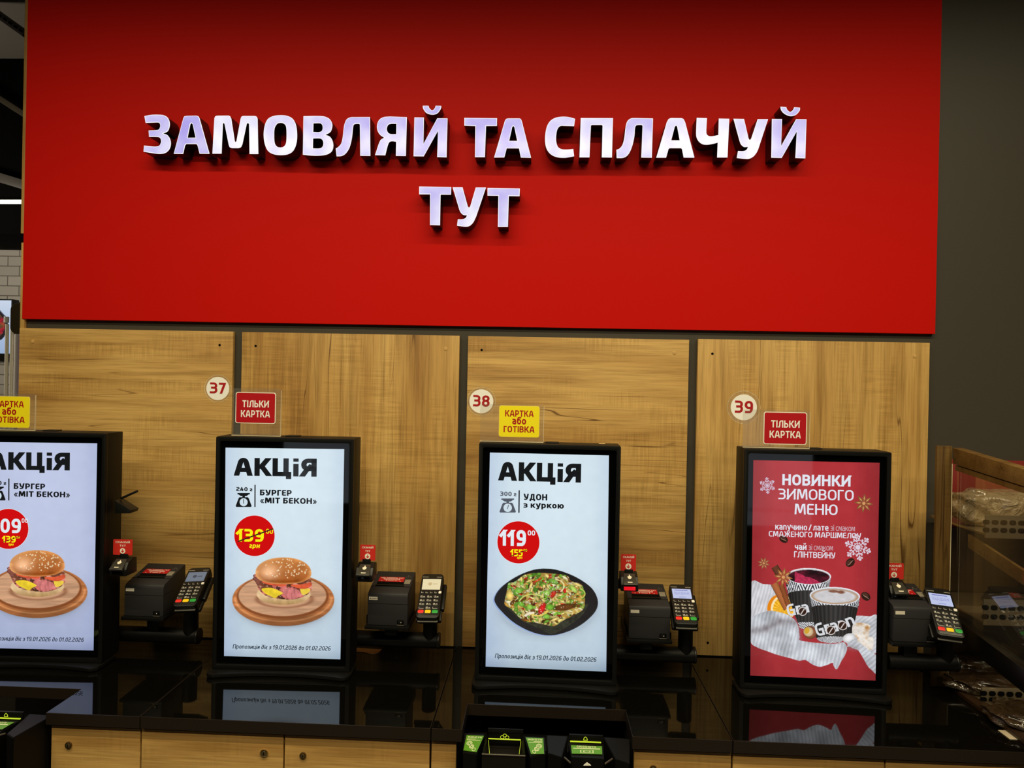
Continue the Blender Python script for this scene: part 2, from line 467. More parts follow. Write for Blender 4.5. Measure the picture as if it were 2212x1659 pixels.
GL = {
 'А': (.90, 1, [[(0, 0), (.33, 1, .12), (.67, 1, .12), (1, 0)], [(.20, .27), (.80, .27)]]),
 'Б': (.72, 1, [[(.94, 1), (0, 1)], [(0, 1), (0, 0)], [(0, .58), (1, .58, R1), (1, 0, R1), (0, 0)]]),
 'В': (.76, 1, [[(0, 0), (0, 1)], [(0, 1), (.94, 1, R1), (.94, .53, R1), (0, .53)], [(0, .53), (1, .53, R1), (1, 0, R1), (0, 0)]]),
 'Г': (.58, 1, [[(0, 0), (0, 1)], [(0, 1), (1, 1)]]),
 'Д': (.90, 1, [[(.16, 0), (.30, .5), (.30, 1, .1), (.84, 1)], [(.84, 1), (.84, 0)], [(0, 0), (1, 0)], [(0, -.2), (0, 0)], [(1, -.2), (1, 0)]]),
 'Е': (.62, 1, [[(1, 1), (0, 1, .1), (0, 0, .1), (1, 0)], [(0, .52), (.92, .52)]]),
 'Ж': (1.15, 1, [[(.5, 0), (.5, 1)], [(.02, 1), (.28, .52), (.72, .52), (.98, 1)], [(0, 0), (.28, .52)], [(1, 0), (.72, .52)]]),
 'З': (.72, 1, [[(0, 1), (.95, 1, R1), (.95, .53, R1), (.22, .53)], [(.22, .53), (1, .53, R1), (1, 0, R1), (0, 0)]]),
 'И': (.84, 1, [[(0, 0), (0, 1)], [(1, 0), (1, 1)], [(.02, .06), (.98, .94)]]),
 'І': (0, 1, [[(0, 0), (0, 1)]]),
 'К': (.80, 1, [[(0, 0), (0, 1)], [(0, .52), (.40, .52, .08), (.92, 1)], [(.36, .52), (.5, .5), (1, 0)]]),
 'Л': (.84, 1, [[(-.04, 0), (.19, 0, .2), (.27, 1, .22), (1, 1)], [(1, 1), (1, 0)]]),
 'М': (1.04, 1, [[(0, 0), (.06, 1)], [(.06, 1), (.22, 1, .06), (.46, .12, .05), (.54, .12, .05), (.78, 1, .06), (.94, 1)], [(.94, 1), (1, 0)]]),
 'Н': (.82, 1, [[(0, 0), (0, 1)], [(1, 0), (1, 1)], [(0, .52), (1, .52)]]),
 'О': (.84, 1, ['o', [(0, 0, R2), (1, 0, R2), (1, 1, R2), (0, 1, R2)]]),
 'П': (.82, 1, [[(0, 0), (0, 1)], [(0, 1), (1, 1)], [(1, 1), (1, 0)]]),
 'Р': (.74, 1, [[(0, 0), (0, 1)], [(0, 1), (1, 1, R1), (1, .38, R1), (0, .38)]]),
 'С': (.70, 1, [[(1, 1), (0, 1, R2), (0, 0, R2), (1, 0)]]),
 'Т': (.74, 1, [[(0, 1), (1, 1)], [(.5, 0), (.5, 1)]]),
 'У': (.80, 1, [[(0, 1), (.27, .36, .14), (.72, .36)], [(1, 1), (.70, 0, .25), (.14, 0)]]),
 'Ц': (.82, 1, [[(0, 1), (0, 0)], [(0, 0), (1.24, 0)], [(1, 0), (1, 1)], [(1.24, -.2), (1.24, 0)]]),
 'Ч': (.78, 1, [[(0, 1), (0, .40, R1), (1, .40)], [(1, 0), (1, 1)]]),
 'Ш': (1.10, 1, [[(0, 0), (0, 1)], [(.5, 0), (.5, 1)], [(1, 0), (1, 1)], [(0, 0), (1, 0)]]),
 'Щ': (1.10, 1, [[(0, 0), (0, 1)], [(.5, 0), (.5, 1)], [(1, 0), (1, 1)], [(0, 0), (1.16, 0)], [(1.16, -.2), (1.16, 0)]]),
 'Ь': (.72, 1, [[(0, 0), (0, 1)], [(0, .56), (1, .56, R1), (1, 0, R1), (0, 0)]]),
 'Ю': (1.14, 1, [[(0, 0), (0, 1)], [(0, .5), (.36, .5)], 'o', [(.36, 0, R2), (1, 0, R2), (1, 1, R2), (.36, 1, R2)]]),
 'Я': (.80, 1, [[(1, 0), (1, 1)], [(1, 1), (0.03, 1, R1), (0.03, .40, R1), (1, .40)], [(.42, .40), (.28, .30), (0, 0)]]),
 'а': (.64, XH, [[(.05, 1), (1, 1, R1), (1, 0)], [(1, .56), (0, .56, .2), (0, 0, .2), (1, 0)]]),
 'б': (.68, 1, [[(.98, 1), (0, 1, .3), (0, .3)], 'o', [(0, 0, R1), (1, 0, R1), (1, .66, R1), (0, .66, R1)]]),
 'о': (.68, XH, ['o', [(0, 0, R1), (1, 0, R1), (1, 1, R1), (0, 1, R1)]]),
 'з': (.60, XH, [[(0, 1), (.95, 1, .2), (.95, .53, .16), (.2, .53)], [(.2, .53), (1, .53, .2), (1, 0, .2), (0, 0)]]),
 'к': (.66, XH, [[(0, 0), (0, 1)], [(0, .52), (.40, .52, .06), (.94, 1)], [(.36, .52), (.5, .5), (1, 0)]]),
 'у': (.68, XH, [[(0, 1), (.5, 0.02)], [(1, 1), (.42, -.42, .1), (.08, -.42)]]),
 'р': (.68, XH, [[(0, -.42), (0, 1)], [(0, 1), (1, 1, R1), (1, 0, R1), (0, 0)]]),
 'ю': (.94, XH, [[(0, 0), (0, 1)], [(0, .5), (.36, .5)], 'o', [(.36, 0, R1), (1, 0, R1), (1, 1, R1), (.36, 1, R1)]]),
 'г': (.54, XH, [[(0, 1), (1, 1, .2), (1, .5, .2), (0, .5, .2), (0, 0, .2), (1, 0)]]),
 'н': (.66, XH, [[(0, 0), (0, 1)], [(1, 0), (1, 1)], [(0, .52), (1, .52)]]),
 'д': (.68, XH, [[(.15, 1.42), (1, 1.42, .3), (1, 0, R1), (0, 0, R1), (0, .94, R1), (1, .94)]]),
 'і': (0, .70, [[(0, 0), (0, 1)]]),
 'є': (.58, XH, [[(1, 1), (0, 1, R1), (0, 0, R1), (1, 0)], [(0, .5), (.8, .5)]]),
 'п': (.66, XH, [[(0, 0), (0, 1)], [(0, 1), (1, 1, R1), (1, 0)]]),
 'и': (.68, XH, [[(0, 0), (0, 1)], [(1, 0), (1, 1)], [(.02, .08), (.98, .92)]]),
 'ц': (.68, XH, [[(0, 1), (0, 0, .16), (1.2, 0)], [(1, 0), (1, 1)], [(1.2, -.25), (1.2, 0)]]),
 'я': (.64, XH, [[(1, 0), (1, 1)], [(1, 1), (0.03, 1, .2), (0.03, .42, .2), (1, .42)], [(.42, .42), (.28, .30), (0, 0)]]),
 'ч': (.64, XH, [[(0, 1), (0, .42, .2), (1, .42)], [(1, 0), (1, 1)]]),
 'л': (.66, XH, [[(-.02, 0), (.18, 0, .14), (.26, 1, .14), (1, 1)], [(1, 1), (1, 0)]]),
 'т': (.60, XH, [[(0, 1), (1, 1)], [(.5, 0), (.5, 1)]]),
 'е': (.64, XH, [[(1, 0), (0, 0, R1), (0, 1, R1), (1, 1, R1), (1, .46), (0, .46)]]),
 'с': (.58, XH, [[(1, 1), (0, 1, R1), (0, 0, R1), (1, 0)]]),
 'м': (.82, XH, [[(0, 0), (.04, 1)], [(.04, 1), (.18, 1, .05), (.5, .12), (.82, 1, .05), (.96, 1)], [(.96, 1), (1, 0)]]),
 'й': (.68, XH, [[(0, 0), (0, 1)], [(1, 0), (1, 1)], [(.02, .08), (.98, .92)], [(.2, 1.66), (.2, 1.46, .1), (.8, 1.46, .1), (.8, 1.66)]]),
 'G': (.76, 1, [[(.96, 1), (0, 1, R2), (0, 0, R2), (1, 0), (1, .48), (.55, .48)]]),
 'r': (.48, XH, [[(0, 0), (0, 1)], [(0, .6), (.3, 1, .2), (1, 1)]]),
 'a': (.64, XH, [[(.05, 1), (1, 1, R1), (1, 0)], [(1, .56), (0, .56, .2), (0, 0, .2), (1, 0)]]),
 'n': (.66, XH, [[(0, 0), (0, 1)], [(0, 1), (1, 1, R1), (1, 0)]]),
 'M': (1.04, 1, [[(0, 0), (0, 1)], [(0, 1), (.5, .15), (1, 1)], [(1, 1), (1, 0)]]),
 'C': (.70, 1, [[(1, 1), (0, 1, R2), (0, 0, R2), (1, 0)]]),
 '0': (.72, 1, ['o', [(0, 0, R2), (1, 0, R2), (1, 1, R2), (0, 1, R2)]]),
 '1': (.46, 1, [[(0, .80), (.72, 1)], [(.72, 1), (.72, 0)]]),
 '2': (.68, 1, [[(0, 1), (1, 1, R1), (1, .52, R1), (0, .48, .22), (0, 0), (1, 0)]]),
 '3': (.70, 1, [[(0, 1), (.95, 1, R1), (.95, .53, R1), (.22, .53)], [(.22, .53), (1, .53, R1), (1, 0, R1), (0, 0)]]),
 '4': (.74, 1, [[(.42, 1), (0, .26)], [(0, .26), (1, .26)], [(.74, 0), (.74, .60)]]),
 '5': (.68, 1, [[(.95, 1), (.03, 1), (.03, .58), (.7, .58, .2), (1, .58, R1), (1, 0, R1), (0, 0)]]),
 '6': (.72, 1, [[(.9, 1), (0, 1, R2), (0, 0, R1), (1, 0, R1), (1, .57, R1), (0, .57)]]),
 '7': (.64, 1, [[(0, 1), (1, 1), (.32, 0)]]),
 '8': (.72, 1, ['o', [(0, 0, R1), (1, 0, R1), (1, .53, R1), (0, .53, R1)], 'o', [(.03, .53, R1), (.97, .53, R1), (.97, 1, R1), (.03, 1, R1)]]),
 '9': (.72, 1, [[(.1, 0), (1, 0, R2), (1, 1, R1), (0, 1, R1), (0, .42, R1), (1, .42)]]),
 '.': (0, 1, [[(0, 0), (0, .02)]]),
 '-': (.4, 1, [[(0, .42), (1, .42)]]),
 '/': (.4, 1, [[(0, 0), (1, 1)]]),
 '«': (.62, XH, [[(.42, .9), (0, .48), (.42, .06)], [(1, .9), (.58, .48), (1, .06)]]),
 '»': (.62, XH, [[(0, .9), (.42, .48), (0, .06)], [(.58, .9), (1, .48), (.58, .06)]]),
}
GL['Й'] = (GL['И'][0], 1, GL['И'][2] + [[(.22, 1.42), (.22, 1.24, .14), (.78, 1.24, .14), (.78, 1.42)]])
def text_polys(s, w=.22, ital=0.0, track=.13, contrast=.80):
    x = 0.0; out = []; py0 = w * contrast
    for ch in s:
        if ch == ' ': x += .34; continue
        g = GL[ch]; Wd = max(g[0] + (w - .2) * .5 if g[0] else w, w); h = g[1]
        py = py0 if h == 1 else py0 * .95
        closed = False
        for st in g[2]:
            if st == 'o': closed = True; continue
            pts = []
            for p in st:
                pts.append((x + w / 2 + p[0] * (Wd - w), py / 2 + p[1] * (h - py), p[2] if len(p) > 2 else 0))
            pl = fillet(pts, closed)
            vs = [p[1] for p in st]
            inside = min(vs) >= 0 and max(vs) <= 1.0
            wx, wy = w, py
            if min(vs) > 1.1: wx, wy = w * .7, py * .7
            if ch in '«»': wx, wy = w * .62, py * .62
            for q in stroke(pl, closed, wx, wy, True, True):
                lo, hi = (0, h) if inside else (-9, 9)
                c = clip(q, lo, hi)
                if c: out.append([(a + b * ital, b) for a, b in c])
            closed = False
        if ch == 'і':
            out.append([(a + b * ital, b) for a, b in ((x, .82), (x + Wd, .82), (x + Wd, 1.0), (x, 1.0))])
        x += Wd + track
        if ch in 'ЦЩ': x += .12
    return out, x - track
def put(s, p0, p1, cap, w=.22, ital=0.0, track=.13, contrast=.8, fit=True):
    """lay text from p0 to p1 (2d, on the baseline) with given cap height"""
    ps, wd = text_polys(s, w, ital, track, contrast)
    dx, dz = p1[0] - p0[0], p1[1] - p0[1]; ln = math.hypot(dx, dz)
    k = ln / wd if fit else cap
    ux, uz = dx / ln, dz / ln
    return [[(p0[0] + ux * a * k - uz * b * cap, p0[1] + uz * a * k + ux * b * cap) for a, b in p] for p in ps]

# ------------------------------------------------------------------ the room
XWL = atY(54, 500, YW).x              # left end of the dark back wall
ZC = 3.45
struct(MB().box(XWL, 4.2, YW, YW + 0.12, 0, ZC).build('wall_back', M_WALL))
M_CEIL = mat('ceiling_grey', (92, 86, 76), 0.8)
M_FLOOR = mat('floor_tile', (70, 64, 56), 0.35)
M_DARKW = mat('dark_store_wall', (40, 36, 30), 0.7)
struct(MB().box(-7, 5, -5.5, 5.0, -0.05, 0).build('floor', M_FLOOR))
struct(MB().box(-7, 5, -5.5, 5.0, ZC, ZC + 0.05).build('ceiling', M_CEIL))
struct(MB().box(-7, 5, -5.6, -5.5, 0, ZC).build('wall_front', M_DARKW))
struct(MB().box(4.2, 4.3, -5.5, 5.0, 0, ZC).build('wall_right', M_DARKW))
struct(MB().box(-7.1, -7, -5.5, 5.0, 0, ZC).build('wall_left', M_DARKW))
# tiled wall seen through the gap on the left
M_TILE = bpy.data.materials.new('white_wall_tile'); M_TILE.use_nodes = True
_nt = M_TILE.node_tree; _b = _nt.nodes['Principled BSDF']; _b.inputs['Roughness'].default_value = 0.15
_tc = _nt.nodes.new('ShaderNodeTexCoord'); _mp = _nt.nodes.new('ShaderNodeMapping')
_mp.inputs['Rotation'].default_value = (rad(-90), 0, 0)
_bk = _nt.nodes.new('ShaderNodeTexBrick')
_bk.inputs['Color1'].default_value = (*L3((196, 190, 178)), 1); _bk.inputs['Color2'].default_value = (*L3((184, 178, 166)), 1)
_bk.inputs['Mortar'].default_value = (*L3((120, 114, 104)), 1)
_bk.inputs['Scale'].default_value = 1.0; _bk.inputs['Brick Width'].default_value = 0.15
_bk.inputs['Row Height'].default_value = 0.0625; _bk.inputs['Mortar Size'].default_value = 0.003
_nt.links.new(_tc.outputs['Object'], _mp.inputs[0]); _nt.links.new(_mp.outputs[0], _bk.inputs['Vector'])
_nt.links.new(_bk.outputs[0], _b.inputs['Base Color'])
_bp = _nt.nodes.new('ShaderNodeBump'); _bp.inputs['Strength'].default_value = 0.5; _bp.inputs['Distance'].default_value = 0.003; _bp.invert = True
_nt.links.new(_bk.outputs['Fac'], _bp.inputs['Height']); _nt.links.new(_bp.outputs[0], _b.inputs['Normal'])
YT = 4.2
struct(MB().box(-7, XWL + 0.3, YT, YT + 0.1, 0, ZC).build('wall_rear', M_TILE))

# ------------------------------------------------------------------ things through the gap on the left
zs0 = atY(20, 505, YT - 0.5).z; zs1 = atY(20, 102, YT - 0.5).z
o = MB().box(-6.5, -2.2, YT - 0.5, YT - 0.01, zs0, zs1, 0.004).build('ceiling_bulkhead', mat('matt_black', (4, 4, 3), 0.9, 0, 0.05))
tag(o, 'black boxed bulkhead above the grey tiles at the left edge', 'bulkhead')
struct(o)
t = thing('linear_lamp', 'thin white tube lamp glowing on the black bulkhead, far left', 'lamp', atY(0, 437, YT - 0.56))
b0 = atY(-60, 436, YT - 0.56); b1 = atY(49.5, 436, YT - 0.56)
MB().cyl(b0, (b1.x - .004, b0.y, b1.z), 0.011, n=16).build('light_tube', emis((255, 250, 240), 2.2, False), t, t.location)
MB().box(b0.x, b1.x, b0.y + 0.008, YT - 0.5, b0.z - 0.008, b0.z + 0.012, 0.002).build('lamp_housing', M_BLK, t, t.location)
# ceiling channels
t = thing('cable_tray', 'perforated metal cable tray under the ceiling, top left corner', 'cable tray', (-2.6, 3.2, 3.28))
pa, pb = Vector((-3.0, 3.1, 0)), Vector((-2.2, 3.1, 0))
qa = atY(-40, 5, 3.1); qb = atY(62, 78, 3.1)
d = (qb - qa).normalized(); up = Vector((0, 0, 1))
mb = MB(); mh = MB()
def bar(mb, a, c, w, h, mi=0):
    d = (c - a); M = Matrix.Translation((a + c) / 2) @ d.to_track_quat('X', 'Z').to_matrix().to_4x4()
    mb.box(-d.length / 2, d.length / 2, -w / 2, w / 2, -h / 2, h / 2, min(w, h) * .1, mi, M=M)
bar(mb, qa, qb, .06, .035)
mb.build('tray_channel', mat('galvanised_dim', (58, 52, 50), .5, .3), t, t.location)
for k in range(9):
    c = qa + (qb - qa) * ((k + .5) / 9) + Vector((0, -.031, 0))
    bar(mh, c - d * .012, c + d * .008, .002, .011)
mh.build('tray_slots', M_HOLE, t, t.location)
t = thing('ceiling_beam', 'slim dark metal rail slanting across the bulkhead at far left', 'rail', atY(20, 220, YT - .55))
mb = MB(); bar(mb, atY(-40, 188, YT - .54), atY(60, 252, YT - .54), .02, .03); mb.build('rail', mat('rail_brown', (62, 54, 40), .5), t, t.location)
mb = MB(); bar(mb, atY(-40, 372, YT - .54), atY(60, 402, YT - .54), .03, .05); mb.build('lower_rail', mat('rail_grey', (66, 62, 56), .5), t, t.location)
# hanging menu screen behind
def px_box(mb, x0, y0, x1, y1, Y, th, bev=0, mi=0):
    a = atY(x0, y1, Y); c = atY(x1, y0, Y)
    mb.box(a.x, c.x, Y, Y + th, a.z, c.z, bev, mi); return a, c
t = thing('menu_screen', 'lit menu screen with blue sky and dark bowl, left edge', 'screen', atY(-10, 760, YT - .12))
mb = MB(); px_box(mb, -90, 646, 26, 766, YT - .10, .06, .003); mb.build('screen_frame', M_BLK, t, t.location)
a = atY(-86, 762, YT - .103); c = atY(24.5, 649, YT - .103)
nx, nz = 60, 60; g = MB(); cols = []
for j in range(nz + 1):
    for i in range(nx + 1):
        u, v = i / nx, j / nz
        px_, py_ = -86 + 110.5 * u, 762 - 113 * v
        g.v.append((a.x + (c.x - a.x) * u, YT - .103, a.z + (c.z - a.z) * v))
        sky = np.array([150 + 50 * v, 172 + 40 * v, 205 + 25 * v])
        dd = math.hypot((px_ + 16) / 34.0, (py_ - 703) / 36.0)
        if dd < 1: sky = np.array([40, 34, 38.]) if dd > .8 else np.array([128 + 34 * math.sin(px_ * .23 + math.sin(py_ * .31) * 2), 52 + 22 * math.sin(py_ * .27 + px_ * .1), 46.])
        cols.append([lin(max(0, min(255, q))) for q in sky])
for j in range(nz):
    for i in range(nx):
        k = j * (nx + 1) + i; g.f.append([k, k + 1, k + nx + 2, k + nx + 1]); g.m.append(0)
g.col = np.array(cols, np.float32); g.build('screen_picture', emis_vcol(), t, t.location, smooth=False)
# dispenser tubes and dark cap behind the wall end
YD = 3.1
t = thing('cup_dispenser', 'shiny metal cup tubes with stacked lids beside the oak panel, left', 'dispenser', (atY(25, 1000, YD).x, YD, 0.9))
for (x0, x1) in ((8.5, 19), (19.5, 30)):
    a = atY(x0, 900, YD); c = atY(x1, 700, YD); r = (c.x - a.x) / 2
    MB().cyl(((a.x + c.x) / 2, YD, 0.9), ((a.x + c.x) / 2, YD, c.z), r, n=24).build('metal_tube', mat('pale_metal', (236, 228, 208), .3, .15), t, t.location)
a = atY(9.5, 697, YD); c = atY(18.5, 684, YD); mb = MB()
for k in range(5):
    z = a.z + (c.z - a.z) * (k + .5) / 5
    mb.cyl(((a.x + c.x) / 2, YD, z - .0025), ((a.x + c.x) / 2, YD, z + .0025), (c.x - a.x) / 2 + .001, n=24, bev=.001)
mb.build('stacked_lids', mat('white_lid', (225, 222, 215), .3), t, t.location)
a = atY(30.5, 900, YD); c = atY(38, 722, YD)
MB().box(a.x, c.x, YD - .01, YD + .02, 0.9, c.z, .004).build('pale_strip', mat('white_strip', (232, 226, 222), .3), t, t.location)
a = atY(36.5, 900, YD); c = atY(52, 720, YD)
MB().box(a.x, c.x, YD + .0, YD + .03, 0.9, c.z, .004).build('lilac_strip', mat('lilac_strip', (176, 150, 190), .35), t, t.location)
a = atY(20.5, 721, 2.7); c = atY(70, 655, 2.7)
t = thing('drinks_machine', 'rounded dark machine head peeking out left of the oak panel', 'drinks machine', ((a.x + c.x) / 2, 2.76, 0))
MB().prism(rrect(a.x, c.x, a.z, c.z, .028), 2.7, 2.82, lambda u, v, y: (u, y, v), .006).build('machine_head', mat('brown_black_plastic', (58, 50, 36), .35), t, t.location)
MB().box(a.x + .05, c.x + .12, 2.72, 2.95, 0, c.z - .02, .004).build('machine_body', M_BLK, t, t.location)
t = thing('shelf_unit', 'low grey shelf unit carrying the metal tubes, far left', 'shelf unit', (-3.2, YD, 0))
MB().box(-3.6, -2.3, YD - .15, YD + .3, 0, .9, .005).build('cabinet_body', M_DARKW, t, t.location)

# ------------------------------------------------------------------ oak panels, red board
def mk_panel(nm, label, x0, y0, x1, y1, ybot, m, holes, caps):
    a = atY(x0, y0, YP); c = atY(x1, y1, YP); zt = (a.z + c.z) / 2
    zb = CT + 0.004
    base = Vector(((a.x + c.x) / 2, YP, zb))
    t = thing(nm, label, 'wall panel', base, group='oak wall panels')
    MB().box(a.x, c.x, YP, YW - .001, zb, zt, .0012).build('panel_board', m, t, base)
    for hx, hy in holes:
        p = atY(hx, hy, YP)
        MB().cyl((p.x, YP + .003, p.z), (p.x, YP - .0006, p.z), .0038, n=20).build('screw_hole', M_HOLE, t, base)
    for hx, hy in caps:
        p = atY(hx, hy, YP)
        MB().cyl((p.x, YP + .003, p.z), (p.x, YP - .0012, p.z), .0058, n=24, bev=.0004).build('screw_cap', mat('oak_cap', (206, 164, 98), .5), t, base)
    return t
mk_panel('oak_cladding', 'oak wall panel with sideways grain at the far left of the row', 42.2, 707.9, 504.1, 716.7, 0, WH, [(474.5, 745.5)], [(70.5, 737.5)])
mk_panel('oak_cladding', 'oak wall panel with upright grain behind the red card-only sign 37', 523, 716.7, 992.8, 725.5, 0, WV, [(552.3, 747)], [(962.8, 753.5)])
mk_panel('oak_cladding', 'oak wall panel with sideways grain behind the noodle screen kiosk', 1011.3, 726.2, 1488.9, 733.3, 0, WH2, [(1040.5, 755.8)], [(1456.8, 762)])
mk_panel('oak_cladding', 'oak wall panel with upright grain at the right, behind disc 39', 1508.3, 733, 2008.8, 739.7, 0, WV2, [(1538.8, 764), (1528.8, 1388.4)], [(1976, 769.5)])
a = atY(47.6, 687.8, YR); c = atY(2020, 722.2, YR); e = atY(2035.7, 0, YR)
ZRB = (a.z + c.z) / 2
XR0, XR1 = (a.x + atY(60, 0, YR).x) / 2, (c.x + e.x) / 2
t = thing('red_sign_board', 'large red wall board carrying the lit lettering', 'sign board', ((XR0 + XR1) / 2, YR, ZRB))
MB().box(XR0, XR1, YR, YW - .001, ZRB, 3.38, .0012).build('board', M_RED, t, t.location)
pa = atY(51.5, 250, YW - .012); pb = atY(46.5, 504, YW - .012)
tag(MB().box((atY(52, 0, YW - .012).x + pb.x) / 2, XR0 - .0005, YW - .012, YW - .001, pb.z, 3.36, .001).build('oak_batten', WV), 'tall oak edging strip left of the red board, upper piece', 'edging strip', 'oak edging strips')
pa = atY(44, 524, YW - .012); pc = atY(52, 708, YW - .012)
tag(MB().box(atY(42.6, 708, YW - .012).x, pc.x, YW - .012, YW - .001, atY(45, 709.5, YP).z, pa.z, .001).build('oak_batten', WV), 'short oak edging strip between red board and oak panel, lower piece', 'edging strip', 'oak edging strips')

# ------------------------------------------------------------------ illuminated letters
def curve_pts(pts):
    """corner points carry a third value; runs of plain points are smoothed through"""
    n = len(pts); corners = [i for i in range(n) if len(pts[i]) > 2]
    P = [Vector((p[0], p[1])) for p in pts]; out = []
    if not corners:
        for i in range(n):
            p0, p1, p2, p3 = P[i - 1], P[i], P[(i + 1) % n], P[(i + 2) % n]
            for k in range(6):
                t = k / 6
                out.append(.5 * ((2 * p1) + (p2 - p0) * t + (2 * p0 - 5 * p1 + 4 * p2 - p3) * t * t + (3 * p1 - p0 - 3 * p2 + p3) * t ** 3))
        return out
    for ci, s in enumerate(corners):
        e = corners[(ci + 1) % len(corners)]
        run = [P[(s + k) % n] for k in range(((e - s) % n or n) + 1)]
        if len(run) == 2: out.append(run[0]); continue
        for i in range(len(run) - 1):
            p1, p2 = run[i], run[i + 1]
            p0 = run[i - 1] if i > 0 else p1 * 2 - p2
            p3 = run[i + 2] if i + 2 < len(run) else p2 * 2 - p1
            for k in range(6):
                t = k / 6
                out.append(.5 * ((2 * p1) + (p2 - p0) * t + (2 * p0 - 5 * p1 + 4 * p2 - p3) * t * t + (3 * p1 - p0 - 3 * p2 + p3) * t ** 3))
    return out
def inset(loop, d):
    """move a loop inwards (d > 0 shrinks a counter-clockwise loop)"""
    n = len(loop); out = []
    for i in range(n):
        a, b, c = Vector(loop[i - 1]), Vector(loop[i]), Vector(loop[(i + 1) % n])
        e1, e2 = b - a, c - b
        if e1.length < 1e-7: e1 = e2
        if e2.length < 1e-7: e2 = e1
        n1 = Vector((-e1.y, e1.x)).normalized(); n2 = Vector((-e2.y, e2.x)).normalized()
        m = n1 + n2
        m = m.normalized() if m.length > 1e-4 else n1
        out.append(tuple(b + m * d / max(.5, m.dot(n1))))
    return out
def area2(lp):
    return sum(lp[i - 1][0] * lp[i][1] - lp[i][0] * lp[i - 1][1] for i in range(len(lp)))
def sign_letter(ch, label, tone, ox, oy, s, solids):
    """solids: list of (outline, [holes]) in zoomed photo coordinates"""
    W3 = []
    for outl, holes in solids:
        lps = []
        for lp in [outl] + list(holes):
            q = []
            for p in curve_pts(lp):
                w = atY(ox + p.x / s, oy + p.y / s, YL); q.append((w.x, w.z))
            r = []
            for p in q:
                if not r or math.hypot(p[0] - r[-1][0], p[1] - r[-1][1]) > 2e-4: r.append(p)
            lps.append(r)
        if area2(lps[0]) < 0: lps[0].reverse()
        for i in range(1, len(lps)):
            if area2(lps[i]) > 0: lps[i].reverse()
        W3.append(lps)
    allp = [p for lps in W3 for p in lps[0]]
    base = Vector((sum(p[0] for p in allp) / len(allp), YR, min(p[1] for p in allp)))
    t = thing('sign_letter', label, 'sign letter', base, group='illuminated sign letters')
    sd = MB(); fc = MB()
    for lps in W3:
        for lp in lps:
            n = len(lp)
            sd.add([(u, YL + .001, v) for u, v in lp] + [(u, YR + .0005, v) for u, v in lp],
                   [[i, i + n, (i + 1) % n + n, (i + 1) % n] for i in range(n)])
        inn = [inset(lp, .0019) for lp in lps]
        fc.fill(inn, YL, 0)
        for lp, li in zip(lps, inn):
            n = len(lp)
            fc.add([(u, YL, v) for u, v in li] + [(u, YL + .0012, v) for u, v in lp],
                   [[i, (i + 1) % n, (i + 1) % n + n, i + n][::-1] for i in range(n)], 1)
    sd.build('letter_side', M_RETURN, t, base, ang=40)
    o = fc.build('letter_face', [letter_mat(tone), emis((255, 252, 255), 1.0, False)], t, base, smooth=False)
    bm_ = bmesh.new(); bm_.from_mesh(o.data)
    bmesh.ops.recalc_face_normals(bm_, faces=bm_.faces[:])
    bm_.to_mesh(o.data); bm_.free()
Z1 = (300, 230, 9.217); Z2 = (540, 230, 9.217); Z3 = (760, 215, 9.217); Z4 = (990, 230, 8.848); Z5 = (1170, 230, 8.848)
Z6 = (1400, 230, 11.06); Z7 = (1560, 215, 11.06); Z8 = (890, 390, 8.848)
C = 1
